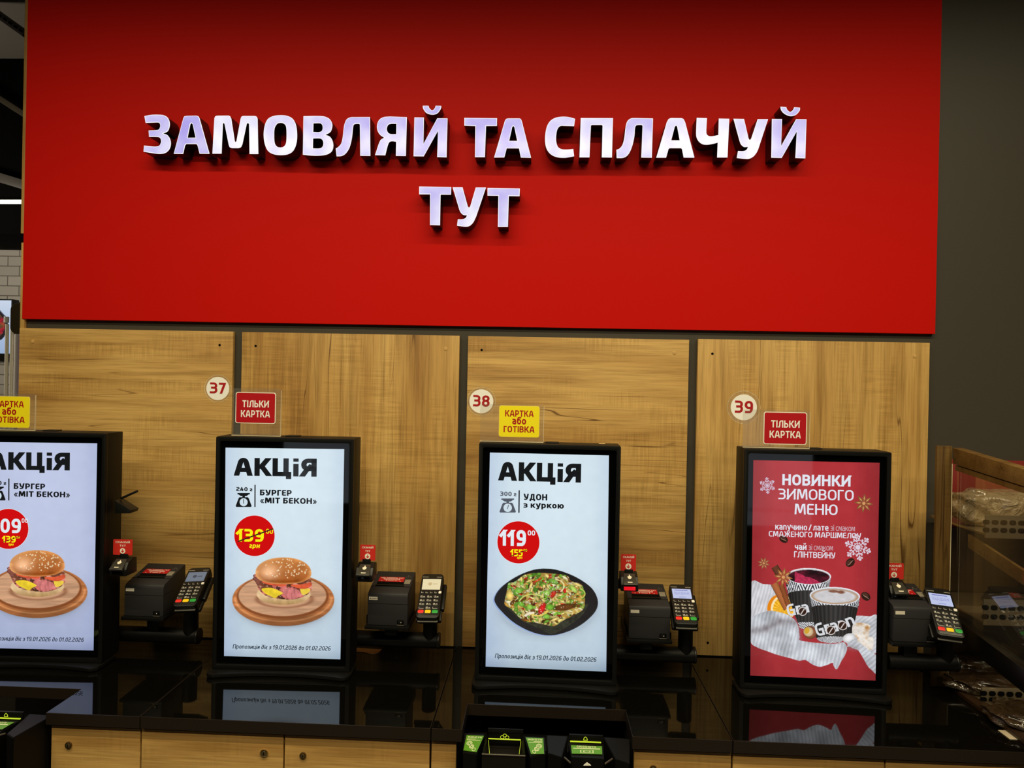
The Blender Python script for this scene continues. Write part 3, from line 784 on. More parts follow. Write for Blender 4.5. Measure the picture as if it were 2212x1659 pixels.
LETTERS = [
 ('З', 'lit white letter З, the first of the upper row', .45, Z1, [([(105,188,C),(230,165),(370,160),(490,172),(575,225),(612,320),(605,420),(565,498),(480,536,C),(560,565),(618,645),(635,745),(608,845),(535,918),(430,942),(300,932),(88,898,C),(98,775,C),(250,793),(345,795),(405,775),(433,715),(435,670),(420,628),(385,608),(300,603),(198,603,C),(190,475,C),(340,468),(395,450),(420,395),(415,345),(385,318),(300,318),(130,325,C)], [])]),
 ('А', 'lit lilac letter А between З and М in the upper row', .2, Z1, [([(690,940,C),(882,225,C),(905,193),(945,184,C),(1135,180,C),(1180,193),(1207,235,C),(1405,940,C),(1205,938,C),(1165,775,C),(1145,748,C),(940,748,C),(918,775,C),(880,942,C)], [[(968,620,C),(1022,355,C),(1045,330),(1068,355,C),(1125,618,C)]])]),
 ('М', 'lit white letter М, the third of the upper row', .92, Z1, [([(1460,938,C),(1645,938,C),(1670,345,C),(1685,325),(1702,345,C),(1785,760,C),(1805,808),(1850,828,C),(1985,828,C),(2030,808),(2060,750,C),(2145,350,C),(2168,325),(2190,350,C),(2200,945,C),(2377,945,C),(2362,240,C),(2340,200),(2300,185,C),(2075,185,C),(2040,200),(2022,240,C),(1938,690,C),(1922,705),(1908,690,C),(1838,240,C),(1812,192),(1780,178,C),(1560,180,C),(1520,192),(1500,230,C)], [])]),
 ('О', 'lit white letter О, the only round closed letter of the sign', .7, Z2, [([(605,170),(740,185),(850,245),(915,370),(938,560),(922,740),(860,880),(755,950),(600,968),(455,945),(350,875),(290,740),(268,560),(290,380),(350,250),(460,188)], [[(605,325),(670,340),(715,400),(725,560),(715,720),(670,795),(600,812),(535,795),(490,720),(480,560),(490,430),(540,345)]])]),
 ('В', 'lit pale lilac letter В, right of the round О', .55, Z2, [([(1062,190,C),(1300,185),(1470,195),(1580,245),(1635,340),(1632,430),(1595,510),(1500,565,C),(1590,600),(1645,690),(1658,800),(1625,895),(1530,955),(1380,978),(1200,975),(1050,958,C)], [[(1262,335,C),(1380,332),(1425,350),(1445,410),(1430,480),(1370,508),(1258,505,C)],[(1255,635,C),(1390,635),(1440,665),(1458,730),(1440,800),(1380,832),(1252,832,C)]])]),
 ('Л', 'lit lilac letter Л between В and Я in the upper row', .35, Z2, [([(1705,835,C),(1760,800),(1815,730),(1845,600),(1865,420),(1885,330),(1925,250),(2000,212),(2080,208,C),(2388,207,C),(2396,982,C),(2193,980,C),(2186,362,C),(2175,345,C),(2110,345),(2065,365),(2050,430),(2035,580),(2010,720),(1970,840),(1900,940),(1820,985),(1722,992,C)], [])]),
 ('Я', 'lit lilac letter Я of the upper row', .45, Z3, [([(1095,348,C),(1075,1122,C),(875,1120,C),(880,840,C),(800,828),(745,850),(712,920,C),(665,1110,C),(460,1105,C),(530,890,C),(570,805),(640,757,C),(560,700),(508,610),(500,510),(540,405),(630,348),(760,335,C)], [[(885,480,C),(770,483),(715,515),(695,590),(720,655),(775,685),(882,685,C)]])]),
 ('Й', 'lit lilac letter Й with breve, ending the first word', .3, Z3, [([(1245,352,C),(1435,355,C),(1425,880,C),(1700,370,C),(1905,372,C),(1885,1150,C),(1698,1145,C),(1715,620,C),(1430,1130,C),(1228,1128,C)], []), ([(1408,120,C),(1525,120,C),(1545,170),(1600,212),(1650,170),(1668,120,C),(1780,122,C),(1770,185),(1700,275),(1600,300),(1490,270),(1425,190)], [])]),
 ('Т', 'lit lilac letter Т in the middle of the upper row', .25, Z4, [([(115,215,C),(740,222,C),(738,370,C),(530,372,C),(508,968,C),(318,968,C),(325,372,C),(115,365,C)], [])]),
 ('А', 'lit lilac letter А just after the middle Т of the upper row', .3, Z4, [([(683,975,C),(890,270,C),(915,235),(955,225,C),(1165,225,C),(1195,238),(1215,280,C),(1392,980,C),(1195,975,C),(1160,800,C),(925,798,C),(880,972,C)], [[(972,655,C),(1030,395,C),(1052,372),(1072,395,C),(1125,655,C)]])]),
 ('С', 'lit white letter С starting the last word of the upper row', .65, Z5, [([(640,232,C),(520,200),(390,192),(260,215),(160,280),(95,400),(65,600),(85,780),(160,900),(280,965),(420,980),(520,970),(622,950,C),(605,810,C),(480,820),(380,812),(310,765),(278,650),(285,500),(310,420),(360,372),(450,370),(620,375,C)], [])]),
 ('П', 'lit white letter П right of the С', .75, Z5, [([(748,218,C),(1365,220,C),(1345,975,C),(1150,972,C),(1165,368,C),(1150,352,C),(957,352,C),(942,368,C),(915,972,C),(723,972,C)], [])]),
 ('Л', 'lit lilac letter Л between П and А in the last word', .45, Z5, [([(1430,825,C),(1490,800),(1545,730),(1580,600),(1600,430),(1625,310),(1665,250),(1720,222),(1790,218,C),(2130,225,C),(2108,978,C),(1905,975,C),(1930,370,C),(1915,352,C),(1850,352),(1805,365),(1785,420),(1775,560),(1745,710),(1700,840),(1640,935),(1560,980),(1435,985,C)], [])]),
 ('А', 'lit white letter А left of the Ч in the last word', .85, Z6, [([(195,1222,C),(445,380,C),(490,300),(550,272,C),(800,275,C),(850,300),(890,380,C),(1108,1210,C),(1100,1222,C),(850,1220,C),(810,1015,C),(785,995,C),(515,995,C),(490,1015,C),(432,1222,C)], [[(555,805,C),(640,480,C),(668,455),(695,480,C),(755,805,C)]])]),
 ('Ч', 'brightest lit white letter Ч near the right end of the sign', 1.0, Z6, [([(1162,268,C),(1408,275,C),(1393,560,C),(1398,640),(1430,690),(1490,708),(1580,700),(1680,680,C),(1690,285,C),(1942,290,C),(1900,1218,C),(1650,1218,C),(1665,860,C),(1540,895),(1400,912),(1290,895),(1200,820),(1155,720),(1148,600,C)], [])]),
 ('У', 'lit white letter У between Ч and the last Й', .75, Z7, [([(270,455,C),(525,460,C),(635,930,C),(665,960),(695,930,C),(850,465,C),(1100,465,C),(880,1140,C),(840,1240),(760,1350),(660,1410),(560,1418),(350,1395,C),(380,1225,C),(500,1228),(580,1200),(620,1130,C),(520,1130),(450,1070),(420,1000,C)], [])]),
 ('Й', 'lit lilac letter Й with breve at the right end of the upper row', .4, Z7, [([(1190,460,C),(1435,462,C),(1412,1105,C),(1770,465,C),(2018,468,C),(1990,1403,C),(1750,1395,C),(1785,760,C),(1425,1393,C),(1175,1388,C)], []), ([(1395,168,C),(1535,178,C),(1560,240),(1625,290),(1690,250),(1725,180,C),(1865,190,C),(1850,270),(1760,365),(1630,395),(1490,340),(1410,250)], [])]),
 ('Т', 'lit letter Т starting the short lower row', .5, Z8, [([(137,112,C),(750,122,C),(745,268,C),(545,268,C),(535,855,C),(343,850,C),(345,262,C),(135,262,C)], [])]),
 ('У', 'lit letter У in the middle of the short lower row', .7, Z8, [([(775,125,C),(965,125,C),(1065,490,C),(1088,515),(1112,490,C),(1218,130,C),(1415,130,C),(1225,690,C),(1170,800),(1100,865),(1020,882),(860,862,C),(875,738,C),(960,738),(1020,715),(1052,665,C),(980,655),(930,610),(905,560,C)], [])]),
 ('Т', 'lit letter Т ending the short lower row', .45, Z8, [([(1443,140,C),(2060,150,C),(2055,298,C),(1850,295,C),(1833,885,C),(1640,885,C),(1650,290,C),(1443,288,C)], [])]),
]
for ch, lb, tone, z, sol in LETTERS: sign_letter(ch, lb, tone, *z, sol)

# ------------------------------------------------------------------ counter and cabinets
LIP = 0.030
def gx(px, py): return atZ(px, py, CT)
XJ1 = gx(302.5, 1548).x; XJ2 = gx(931, 1573.5).x; XJ3 = gx(1583, 1599).x
NL = gx(998, 1577).x; NR = gx(1366, 1591).x; NB = (gx(1008, 1521).y + gx(1349, 1533).y) / 2
LR = gx(100, 1539).x; LB = gx(174.6, 1488.6).y
XE = 3.9
def slab(label, poly):
    base = Vector((sum(p[0] for p in poly) / len(poly), YC, CT - LIP))
    mb = MB().prism(poly, CT - LIP, CT, lambda u, v, z: (u, v, z), .0011)
    o = mb.build('countertop_slab', [M_CTR, M_CTRE], None, base, False); o.location = base
    for pl in o.data.polygons:
        if pl.normal.z < .98: pl.material_index = 1  # lighter stone colour on edges; on the bevels it paints in their highlight
    tag(o, label, 'countertop', 'black stone countertop slabs')
gp = .0012
slab('black stone countertop slab at far left with the partly seen cutout', [(-2.6, YC), (-2.3, YC), (-2.3, LB), (LR, LB), (LR, YC), (XJ1 - gp, YC), (XJ1 - gp, YW - .001), (-2.6, YW - .001)])
slab('black stone countertop slab under the burger kiosk numbered 37', [(XJ1 + gp, YC), (XJ2 - gp, YC), (XJ2 - gp, YW - .001), (XJ1 + gp, YW - .001)])
slab('black stone countertop slab cut out around the middle cash machine', [(XJ2 + gp, YC), (NL, YC), (NL, NB), (NR, NB), (NR, YC), (XJ3 - gp, YC), (XJ3 - gp, YW - .001), (XJ2 + gp, YW - .001)])
slab('long black stone countertop slab under the red winter menu kiosk', [(XJ3 + gp, YC), (XE, YC), (XE, YW - .001), (XJ3 + gp, YW - .001)])
YDR = YC + 0.012
def cabinet(label, x0, x1, y_at, locks, side=None):
    a = atY(x0, y_at, YDR); c = atY(x1, y_at, YDR)
    base = Vector(((a.x + c.x) / 2, YDR, 0))
    t = thing('base_cabinet', label, 'cabinet', base, group='oak base cabinets')
    zt = CT - LIP - .003
    MB().box(a.x - .002, c.x + .002, YDR + .017, YW - .02, .02, zt, .001).build('cabinet_body', M_BLK, t, base)
    MB().box(a.x, c.x, YDR, YDR + .016, .10, zt - .004, .001).build('cabinet_door', WD, t, base)
    for lx, ly, r, m in locks:
        p = atY(lx, ly, YDR)
        lk = MB().cyl((p.x, YDR + .002, p.z), (p.x, YDR - .004, p.z), r, n=28, bev=.0008).build('cam_lock', m, t, base)
        q = MB().cyl((p.x, YDR - .0035, p.z), (p.x, YDR - .005, p.z), r * .62, n=24, bev=.0004)
        q.build('lock_cylinder', mat('lock_dull', (120, 104, 70), .35, .8), lk, base)
        MB().box(p.x - r * .1, p.x + r * .1, YDR - .0054, YDR - .0048, p.z - r * .4, p.z + r * .4).build('keyhole', M_HOLE, lk, base)
M_BR1 = mat('lock_dark_brass', (120, 96, 58), .3, .9); M_BR2 = mat('lock_bright', (214, 190, 140), .18, 1.0)
cabinet('oak cabinet front with a dark lock at the far left', 111.5, 303.0, 1575, [(149, 1609, .0085, M_BR1)])
cabinet('oak cabinet front with a shiny lock under kiosk 37', 306, 612, 1600, [(571.2, 1626, .0098, M_BR2)])
cabinet('oak cabinet front with a dull brass lock right of the shiny lock', 615.5, 928, 1600, [(654.8, 1631.5, .0082, M_BR1)])
cabinet('narrow oak cabinet front just left of the cash machine', 932.5, 985.5, 1600, [])
cabinet('oak cabinet front just right of the cash machine', 1370, 1579.5, 1625, [(1411, 1660, .0085, M_BR1)])
cabinet('wide oak cabinet front under the red winter menu kiosk', 1583.5, 1910, 1640, [])
cabinet('oak cabinet front at the bottom right corner', 1913.5, 2330, 1650, [])

# ------------------------------------------------------------------ screen pictures
def vn(x, y, s=0.0):
    ix, iy = np.floor(x), np.floor(y); fx, fy = x - ix, y - iy
    fx = fx * fx * (3 - 2 * fx); fy = fy * fy * (3 - 2 * fy)
    def h(a, b):
        t = np.sin(a * 127.1 + b * 311.7 + s * 74.7) * 43758.5453
        return t - np.floor(t)
    return (h(ix, iy) * (1 - fx) + h(ix + 1, iy) * fx) * (1 - fy) + (h(ix, iy + 1) * (1 - fx) + h(ix + 1, iy + 1) * fx) * fy
def fbm(x, y, s=0.0, o=4):
    r = 0; a = .5; t = 0
    for k in range(o):
        r = r + a * vn(x * 2 ** k, y * 2 ** k, s + k * 3.1); t += a; a *= .55
    return r / t
def ellr(x, y, cx, cy, a, b, rot=0.0):
    c, s = math.cos(rot), math.sin(rot); dx, dy = x - cx, y - cy
    return np.sqrt(((dx * c + dy * s) / a) ** 2 + ((-dx * s + dy * c) / b) ** 2)
def sm(r, soft): return np.clip((1 - r) / soft + .5, 0, 1)
def mixc(col, c, m):
    c = np.asarray(c, float)
    return col * (1 - m[..., None]) + (c if c.ndim > 1 else c[None, None, :]) * m[..., None]
def pin(x, y, poly):
    e = abs(x[0, 1] - x[0, 0]) * .27
    return sum(pin1(x + a * e, y + b * e, poly) for a, b in ((-1, -.4), (.4, -1), (1, .4), (-.4, 1))) / 4
def pin1(x, y, poly):
    r = np.zeros(x.shape, bool); n = len(poly)
    for i in range(n):
        (x1, y1), (x2, y2) = poly[i - 1], poly[i]
        if y1 == y2: continue
        cond = ((y1 > y) != (y2 > y)) & (x < (x2 - x1) * (y - y1) / (y2 - y1) + x1)
        r ^= cond
    return r.astype(float)
def smoothpoly(pts, k=5):
    P = [Vector(p) for p in pts]; n = len(P); out = []
    for i in range(n):
        p0, p1, p2, p3 = P[i - 1], P[i], P[(i + 1) % n], P[(i + 2) % n]
        for q in range(k):
            t = q / k
            v = .5 * ((2 * p1) + (p2 - p0) * t + (2 * p0 - 5 * p1 + 4 * p2 - p3) * t * t + (3 * p1 - p0 - 3 * p2 + p3) * t ** 3)
            out.append((v.x, v.y))
    return out
def seg(x, y, x0, y0, x1, y1):
    dx, dy = x1 - x0, y1 - y0; L = math.hypot(dx, dy)
    t = ((x - x0) * dx + (y - y0) * dy) / (L * L); d = ((x - x0) * -dy + (y - y0) * dx) / L
    return t, d
A3 = lambda *c: np.array(c, float)

def bg_white(px, py, tint=(0, 0, 0)):
    col = np.ones(px.shape + (3,)) * A3(206, 223, 233)
    u = (px - 485) / 256.0; v = (py - 967) / 455.0
    col += (np.exp(-((u - .55) / .35) ** 2 - ((v - .2) / .3) ** 2) * 8)[..., None]
    col -= (np.clip(.18 - u, 0, 1) * 90)[..., None] * A3(1, 1, .45)
    col -= (np.clip(u - .86, 0, 1) * 70)[..., None] * A3(1, .9, .5)
    col -= (np.clip(v - .62, 0, 1) * 62)[..., None] * A3(1, .95, .75)
    col -= (np.clip(v - .955, 0, 1) * 420)[..., None]
    col += ((fbm(px * .06, py * .06, 3) - .5) * 7)[..., None]
    return col + A3(*tint)
def pic_burger(px, py, tint=(0, 0, 0)):
    x = (px - 440) * 3.463; y = (py - 1180) * 3.463
    col = bg_white(px, py, tint)
    sh = np.exp(-np.clip(ellr(x, y, 600, 440, 370, 175) - .9, 0, 9) * 9); col = mixc(col, (120, 130, 142), sh * .55)
    # round board
    m = sm(ellr(x, y, 596, 400, 381, 197), .02)
    g = fbm(x * .008, y * .05, 5, 4)
    rim = A3(176, 108, 62) * (.82 + .42 * g)[..., None]
    lo = np.clip((y - 430) / 170, 0, 1); rim = rim * (1 - .32 * lo * (1 - .7 * np.exp(-((x - 350) / 130) ** 2)))[..., None]
    rim = rim + np.exp(-((ellr(x, y, 596, 385, 372, 182) - .97) / .03) ** 2)[..., None] * A3(40, 36, 28) * (y[..., None] > 380)
    col = mixc(col, rim, m)
    col = mixc(col, A3(128, 70, 36), sm(ellr(x, y, 592, 375, 343, 166), .03) * .9)
    top = A3(206, 158, 122) * (.80 + .34 * fbm(x * .006, y * .07, 9, 5))[..., None]
    top = top + ((x - 590) * .03)[..., None] * A3(-.5, -.4, -.3)
    col = mixc(col, top, sm(ellr(x, y, 590, 368, 328, 154), .03))
    col = mixc(col, A3(120, 70, 44), np.exp(-((ellr(x, y, 606, 395, 215, 66) - .95) / .10) ** 2) * .55 * (y > 370))
    # lower bun
    m = np.maximum(sm(ellr(x, y, 599, 358, 202, 79), .03) * (y > 300), 0)
    b = A3(232, 198, 150) * (.86 + .22 * fbm(x * .03, y * .03, 2))[..., None]
    b = b - (np.clip((y - 370) / 70, 0, 1) * 52)[..., None] * A3(1, 1.1, 1.2)
    col = mixc(col, b, m)
    # filling
    pf = smoothpoly([(372, 215), (450, 205), (600, 235), (760, 225), (806, 262), (808, 318), (790, 350), (740, 380), (660, 398), (560, 392), (470, 372), (420, 330), (395, 270)])
    m = pin(x, y, pf)
    n1 = fbm(x * .030, y * .035, 4, 4); n2 = fbm(x * .022, y * .03, 8, 3)
    fil = A3(110, 62, 44) * (.5 + n1)[..., None]
    fil = mixc(fil, A3(196, 104, 98) * (.75 + .5 * n1)[..., None], np.clip((n2 - .47) * 11, 0, 1))
    fil = mixc(fil, A3(232, 178, 160), np.clip((fbm(x * .04, y * .07, 21, 3) - .58) * 12, 0, 1) * .7)
    fil = mixc(fil, A3(48, 30, 22), np.clip((fbm(x * .04, y * .045, 31, 3) - .62) * 12, 0, 1) * .8)
    col = mixc(col, fil, m)
    egg = smoothpoly([(435, 318), (500, 310), (560, 330), (592, 352), (560, 368), (535, 388), (500, 372), (460, 352)])
    col = mixc(col, A3(240, 208, 50) * (.82 + .32 * fbm(x * .03, y * .03, 12))[..., None], pin(x, y, egg))
    egg2 = smoothpoly([(724, 318), (770, 315), (800, 322), (780, 350), (740, 362)])
    col = mixc(col, A3(236, 204, 70) * (.82 + .3 * fbm(x * .03, y * .03, 14))[..., None], pin(x, y, egg2))
    bac = smoothpoly([(606, 318), (660, 312), (716, 330), (724, 360), (700, 388), (650, 396), (624, 380), (600, 350)])
    col = mixc(col, A3(206, 118, 116) * (.72 + .55 * fbm(x * .05, y * .03, 15))[..., None], pin(x, y, bac))
    for tp in ([(428, 246), (520, 262), (610, 284), (600, 298), (520, 294), (450, 275)], [(650, 288), (740, 284), (800, 268), (805, 296), (760, 318), (700, 312)]):
        col = mixc(col, A3(222, 92, 58) * (.8 + .35 * fbm(x * .03, y * .06, 17))[..., None], pin(x, y, smoothpoly(tp)))
    leaf = smoothpoly([(366, 240), (400, 228), (440, 256), (425, 275), (405, 292), (385, 262)])
    col = mixc(col, A3(120, 70, 58) * (.6 + .8 * fbm(x * .07, y * .07, 19))[..., None], pin(x, y, leaf))
    # top bun
    r = np.where(y < 205, ((np.abs(x - 597) / 209) ** 2.1 + (np.abs(y - 205) / 122) ** 2.2), ((np.abs(x - 597) / 209) ** 2.3 + (np.abs(y - 205) / 78) ** 2.2)) ** .45
    m = sm(r, .03)
    t = np.clip((y - 85) / 195, 0, 1)
    bun = A3(206, 132, 70)[None, None] * (1 - t)[..., None] + A3(158, 84, 36)[None, None] * t[..., None]
    bun = bun * (.86 + .26 * fbm(x * .02, y * .02, 6))[..., None]
    bun = bun + np.exp(-((x - 490) / 75) ** 2 - ((y - 195) / 62) ** 2)[..., None] * A3(66, 84, 92)
    bun = bun + np.clip((r - .84) / .16, 0, 1)[..., None] * A3(58, 62, 50) * (.35 + .65 * (t > .5))[..., None]
    bun = bun - np.exp(-((y - 262) / 14) ** 2)[..., None] * 18
    col = mixc(col, bun, m)
    rs = random.Random(4)
    for k in range(64):
        a = rs.uniform(0, 6.28); rr = math.sqrt(rs.random()) * .92
        cx, cy = 610 + math.cos(a) * rr * 180, 175 + math.sin(a) * rr * (85 if math.sin(a) < 0 else 70)
        if rs.random() < .35 and cx < 560: continue
        z = ellr(x, y, cx, cy, rs.uniform(5, 7.5), rs.uniform(3, 4.5), rs.uniform(0, 3))
        col = mixc(col, A3(246, 226, 188), sm(z, .5) * .92)
    return col
def pic_noodles(px, py, tint=(0, 0, 0)):
    x = (px - 1020) * 4.879; y = (py - 1180) * 4.879
    col = bg_white(px - 573, py - 16)
    pl = smoothpoly([(236, 545), (300, 440), (440, 335), (600, 262), (730, 236), (880, 245), (1040, 298), (1180, 375), (1280, 465), (1326, 580), (1300, 685), (1200, 790), (1080, 868), (960, 915), (850, 937), (720, 928), (580, 882), (440, 802), (330, 705), (258, 620)])
    und = [(a - 10, b + 14) for a, b in pl]
    s2 = np.exp(-np.clip(ellr(x, y, 800, 640, 560, 330) - .92, 0, 9) * 10); col = mixc(col, (140, 152, 168), s2 * .4)
    ub = pin(x, y, [(a * 1 - 14, b + 8) for a, b in pl]); col = mixc(col, (150, 172, 214), ub)
    m = pin(x, y, pl)
    pc = A3(26, 24, 24)[None, None] + (np.clip((y - 300) / 600, 0, 1) * 10)[..., None] + (fbm(x * .01, y * .01, 4) * 9)[..., None]
    col = mixc(col, pc, m)
    low = smoothpoly([(340, 600), (420, 700), (560, 800), (700, 862), (820, 920), (900, 905), (1000, 850), (1150, 740), (1225, 610), (1150, 640), (900, 800), (600, 760)])
    col = mixc(col, A3(58, 60, 46) * (.5 + .9 * fbm(x * .03, y * .03, 41))[..., None], pin(x, y, low) * .75)
    fd = smoothpoly([(345, 570), (368, 470), (385, 390), (450, 375), (560, 300), (700, 280), (850, 288), (1000, 310), (1045, 368), (1150, 400), (1182, 480), (1190, 590), (1170, 665), (1100, 712), (960, 782), (870, 838), (780, 828), (650, 800), (540, 785), (420, 665), (350, 622)])
    fm = pin(x, y, fd)
    n = fbm(x * .022, y * .024, 5, 4)
    food = A3(186, 150, 70) * (.55 + .85 * n)[..., None]
    col = mixc(col, food, fm)
    rs = random.Random(11)
    pal = [((238, 216, 128), .20, 46, 13), ((248, 236, 190), .10, 34, 11), ((128, 190, 60), .20, 30, 17), ((92, 150, 44), .10, 28, 15), ((168, 205, 120), .08, 26, 14), ((116, 66, 28), .12, 32, 17), ((66, 40, 20), .07, 26, 13), ((198, 40, 26), .06, 26, 10), ((228, 130, 40), .05, 30, 5), ((250, 246, 232), .06, 6, 5)]
    xs, ys = x[0, :], y[:, 0]
    for k in range(760):
        t = rs.random(); acc = 0
        for c, p, la, lb in pal:
            acc += p
            if t <= acc: break
        cx, cy = rs.uniform(345, 1190), rs.uniform(285, 835)
        la *= rs.uniform(.6, 1.3); lb *= rs.uniform(.7, 1.3); rot = rs.uniform(0, 3.14)
        i0, i1 = np.searchsorted(xs, [cx - la - 4, cx + la + 4]); j0, j1 = np.searchsorted(ys, [cy - la - 4, cy + la + 4])
        if i1 - i0 < 2 or j1 - j0 < 2: continue
        X, Y = x[j0:j1, i0:i1], y[j0:j1, i0:i1]
        r = ellr(X, Y, cx, cy, la, lb, rot)
        shade = (1.06 - .42 * r ** 2) * rs.uniform(.82, 1.08)
        mm = sm(r, .35) * np.maximum(fm[j0:j1, i0:i1], 0) * .95
        col[j0:j1, i0:i1] = mixc(col[j0:j1, i0:i1], np.asarray(c, float)[None, None] * np.clip(shade, .3, 1.2)[..., None], mm)
    for (cx, cy, r, a0, a1, w, c) in ((640, 620, 150, 3.5, 5.6, 9, (206, 218, 110)), (880, 420, 90, 4.6, 7.2, 9, (236, 226, 160)), (690, 640, 120, .4, 2.3, 12, (230, 205, 96)), (1120, 500, 70, 5.0, 7.5, 8, (190, 210, 100)), (640, 770, 90, 3.6, 4.9, 16, (242, 232, 206))):
        d = np.abs(np.hypot(x - cx, (y - cy) * 1.3) - r); an = np.mod(np.arctan2((y - cy) * 1.3, x - cx), 2 * math.pi)
        ok = (an > a0 % 6.2832) & (an < a1) if a1 < 6.2832 else ((an > a0) | (an < a1 - 6.2832))
        col = mixc(col, c, np.clip((w - d) / 4, 0, 1) * ok * .95)
    for cx, cy, a, b, ro, c in ((740, 655, 34, 66, .5, (206, 26, 28)), (855, 505, 26, 44, .6, (190, 34, 22)), (978, 470, 16, 26, 0, (206, 30, 30)), (690, 360, 60, 12, -.5, (206, 60, 30)), (785, 740, 40, 26, 0, (134, 190, 70)), (610, 640, 36, 30, .5, (140, 196, 70)), (490, 470, 52, 34, -.4, (120, 180, 60)), (790, 490, 36, 32, 0, (150, 200, 84)), (980, 640, 120, 34, -.15, (96, 52, 22)), (400, 520, 40, 52, 0, (240, 208, 110)), (820, 640, 44, 36, 0, (110, 176, 50)), (520, 610, 40, 24, .3, (116, 184, 60)), (860, 370, 60, 26, .4, (110, 168, 64)), (1070, 450, 56, 24, .9, (176, 214, 96))):
        r = ellr(x, y, cx, cy, a, b, ro); col = mixc(col, np.asarray(c, float)[None, None] * (1.12 - .4 * r ** 2).clip(.4, 1.2)[..., None], sm(r, .25) * .9)
    for k in range(150):
        cx, cy = rs.uniform(420, 1120), rs.uniform(320, 760)
        col = mixc(col, A3(250, 244, 226), sm(ellr(x, y, cx, cy, 5, 3.6, rs.uniform(0, 3)), .5) * fm * .85)
    return col
def bg_red(px, py):
    col = np.ones(px.shape + (3,)) * A3(174, 50, 56)
    u = (px - 1622) / 272.0; v = (py - 995) / 470.0
    col *= (1 - .16 * np.clip(np.abs(u - .5) * 2 - .6, 0, 1) / .4 - .10 * np.clip(v - .75, 0, 1) / .25)[..., None]
    col += ((fbm(px * .05, py * .05, 3) - .5) * 8)[..., None]
    return col
def pic_winter(px, py):
    x = (px - 1580) * 4.366; y = (py - 1180) * 4.366
    col = bg_red(px, py)
    # knitted scarf behind
    def knit(poly, ang, base, seed, per=26):
        nonlocal col
        m = pin(x, y, smoothpoly(poly))
        u = x * math.cos(ang) + y * math.sin(ang) + 26 * fbm(x * .006, y * .006, seed)
        v = -x * math.sin(ang) + y * math.cos(ang)
        rib = np.sin(u * 2 * math.pi / per)
        st = np.sin(v * .55 + 2.2 * np.abs(rib)) * .5
        sh = .84 + .055 * rib + .05 * st + .40 * (fbm(x * .008, y * .008, seed + 3, 3) - .5)
        col = mixc(col, np.asarray(base, float)[None, None] * sh[..., None], m)
    knit([(180, 352), (300, 356), (400, 372), (440, 450), (460, 620), (300, 760), (180, 790)], .25, (222, 222, 228), 1, 30)
    knit([(1100, 690), (1180, 655), (1300, 660), (1380, 668), (1380, 990), (1200, 980), (1080, 900)], .9, (224, 226, 232), 2, 30)
    # orange slice
    m = sm(ellr(x, y, 470, 590, 132, 142), .02) * (y < 665)
    an = np.arctan2(y - 600, x - 490); rr = np.hypot(x - 490, y - 600)
    fl = A3(236, 170, 30) * (.82 + .3 * fbm(x * .05, y * .05, 6))[..., None] + (np.cos(an * 10) ** 8 * 46)[..., None]
    col = mixc(col, A3(226, 132, 16), m); col = mixc(col, A3(246, 226, 178), sm(ellr(x, y, 484, 596, 112, 134), .03) * (y < 665)); col = mixc(col, fl, sm(ellr(x, y, 490, 600, 98, 122), .03) * (y < 665))
    # cups
    def cup(poly, axis, slv, rim, liq, seed):
        nonlocal col
        (bx, by), (tx, ty) = axis
        L = math.hypot(tx - bx, ty - by)
        m = pin(x, y, poly)
        ux, uy = (tx - bx) / L, (ty - by) / L
        h = ((x - bx) * ux + (y - by) * uy) / L; s = ((x - bx) * -uy + (y - by) * ux)
        hw = (rim[2] * (.70 + .30 * h)); q = np.clip(s / hw, -1, 1)
        hc = h - .07 * np.sqrt(np.clip(1 - q * q, 0, 1))
        cc = A3(34, 32, 31)[None, None] * (1.0 + .28 * np.sin(np.arcsin(q) * 30))[..., None] + ((1 - np.abs(q)) * 24)[..., None]
        wht = (hc > slv[1]) | (hc < slv[0])
        ph = np.arcsin(q) * 2.3
        tri = np.abs(np.mod(ph * .62 + seed, 1.0) - .5) * 2
        zz = np.where(hc > slv[1], (hc - slv[1]) / max(.01, 1 - slv[1]), (slv[0] - hc) / max(.01, slv[0]))
        zig = np.sin((zz * 2.4 + tri * 2.6) * 2 * math.pi) > -.05
        pat = np.where(zig[..., None], A3(236, 238, 242)[None, None], A3(38, 38, 44)[None, None]) * (.72 + .28 * np.sqrt(np.clip(1 - q * q, 0, 1)))[..., None]
        cc = np.where(wht[..., None], pat, cc)
        col = mixc(col, cc, m)
        cx, cy, a, b, ro = rim
        col = mixc(col, A3(232, 233, 238), sm(ellr(x, y, cx, cy, a, b, ro), .02))
        col = mixc(col, A3(176, 170, 172), sm(ellr(x, y, cx, cy + 3, a * .955, b * .90, ro), .02))
        ml = sm(ellr(x, y, cx, cy + 6, a * .93, b * .85, ro), .02)
        col = mixc(col, liq, ml)
    lq = A3(34, 16, 22)[None, None] + (np.clip(fbm(x * .012, y * .02, 9) - .35, 0, 1))[..., None] * A3(150, 20, 50)
    lq = mixc(lq, A3(176, 44, 78) * (.7 + .6 * fbm(x * .06, y * .06, 10))[..., None], ((y - 330) + (x - 760) * .42 * -1 + 30 * fbm(x * .02, y * .02, 3) > -10).astype(float) * (x > 600) * .95)
    cup([(512, 330), (940, 300), (925, 385), (830, 700), (800, 790), (650, 775), (600, 650), (540, 480)], ((725, 800), (728, 300)), (.10, .70), (732, 283, 210, 78, .02), lq, .2)
    lq2 = A3(206, 204, 206) * (.92 + .14 * fbm(x * .02, y * .03, 12))[..., None]
    lq2 = mixc(lq2, A3(176, 136, 100), np.clip((ellr(x, y, 975, 472, 214, 66, .03) - .86) / .12, 0, 1) * .8)
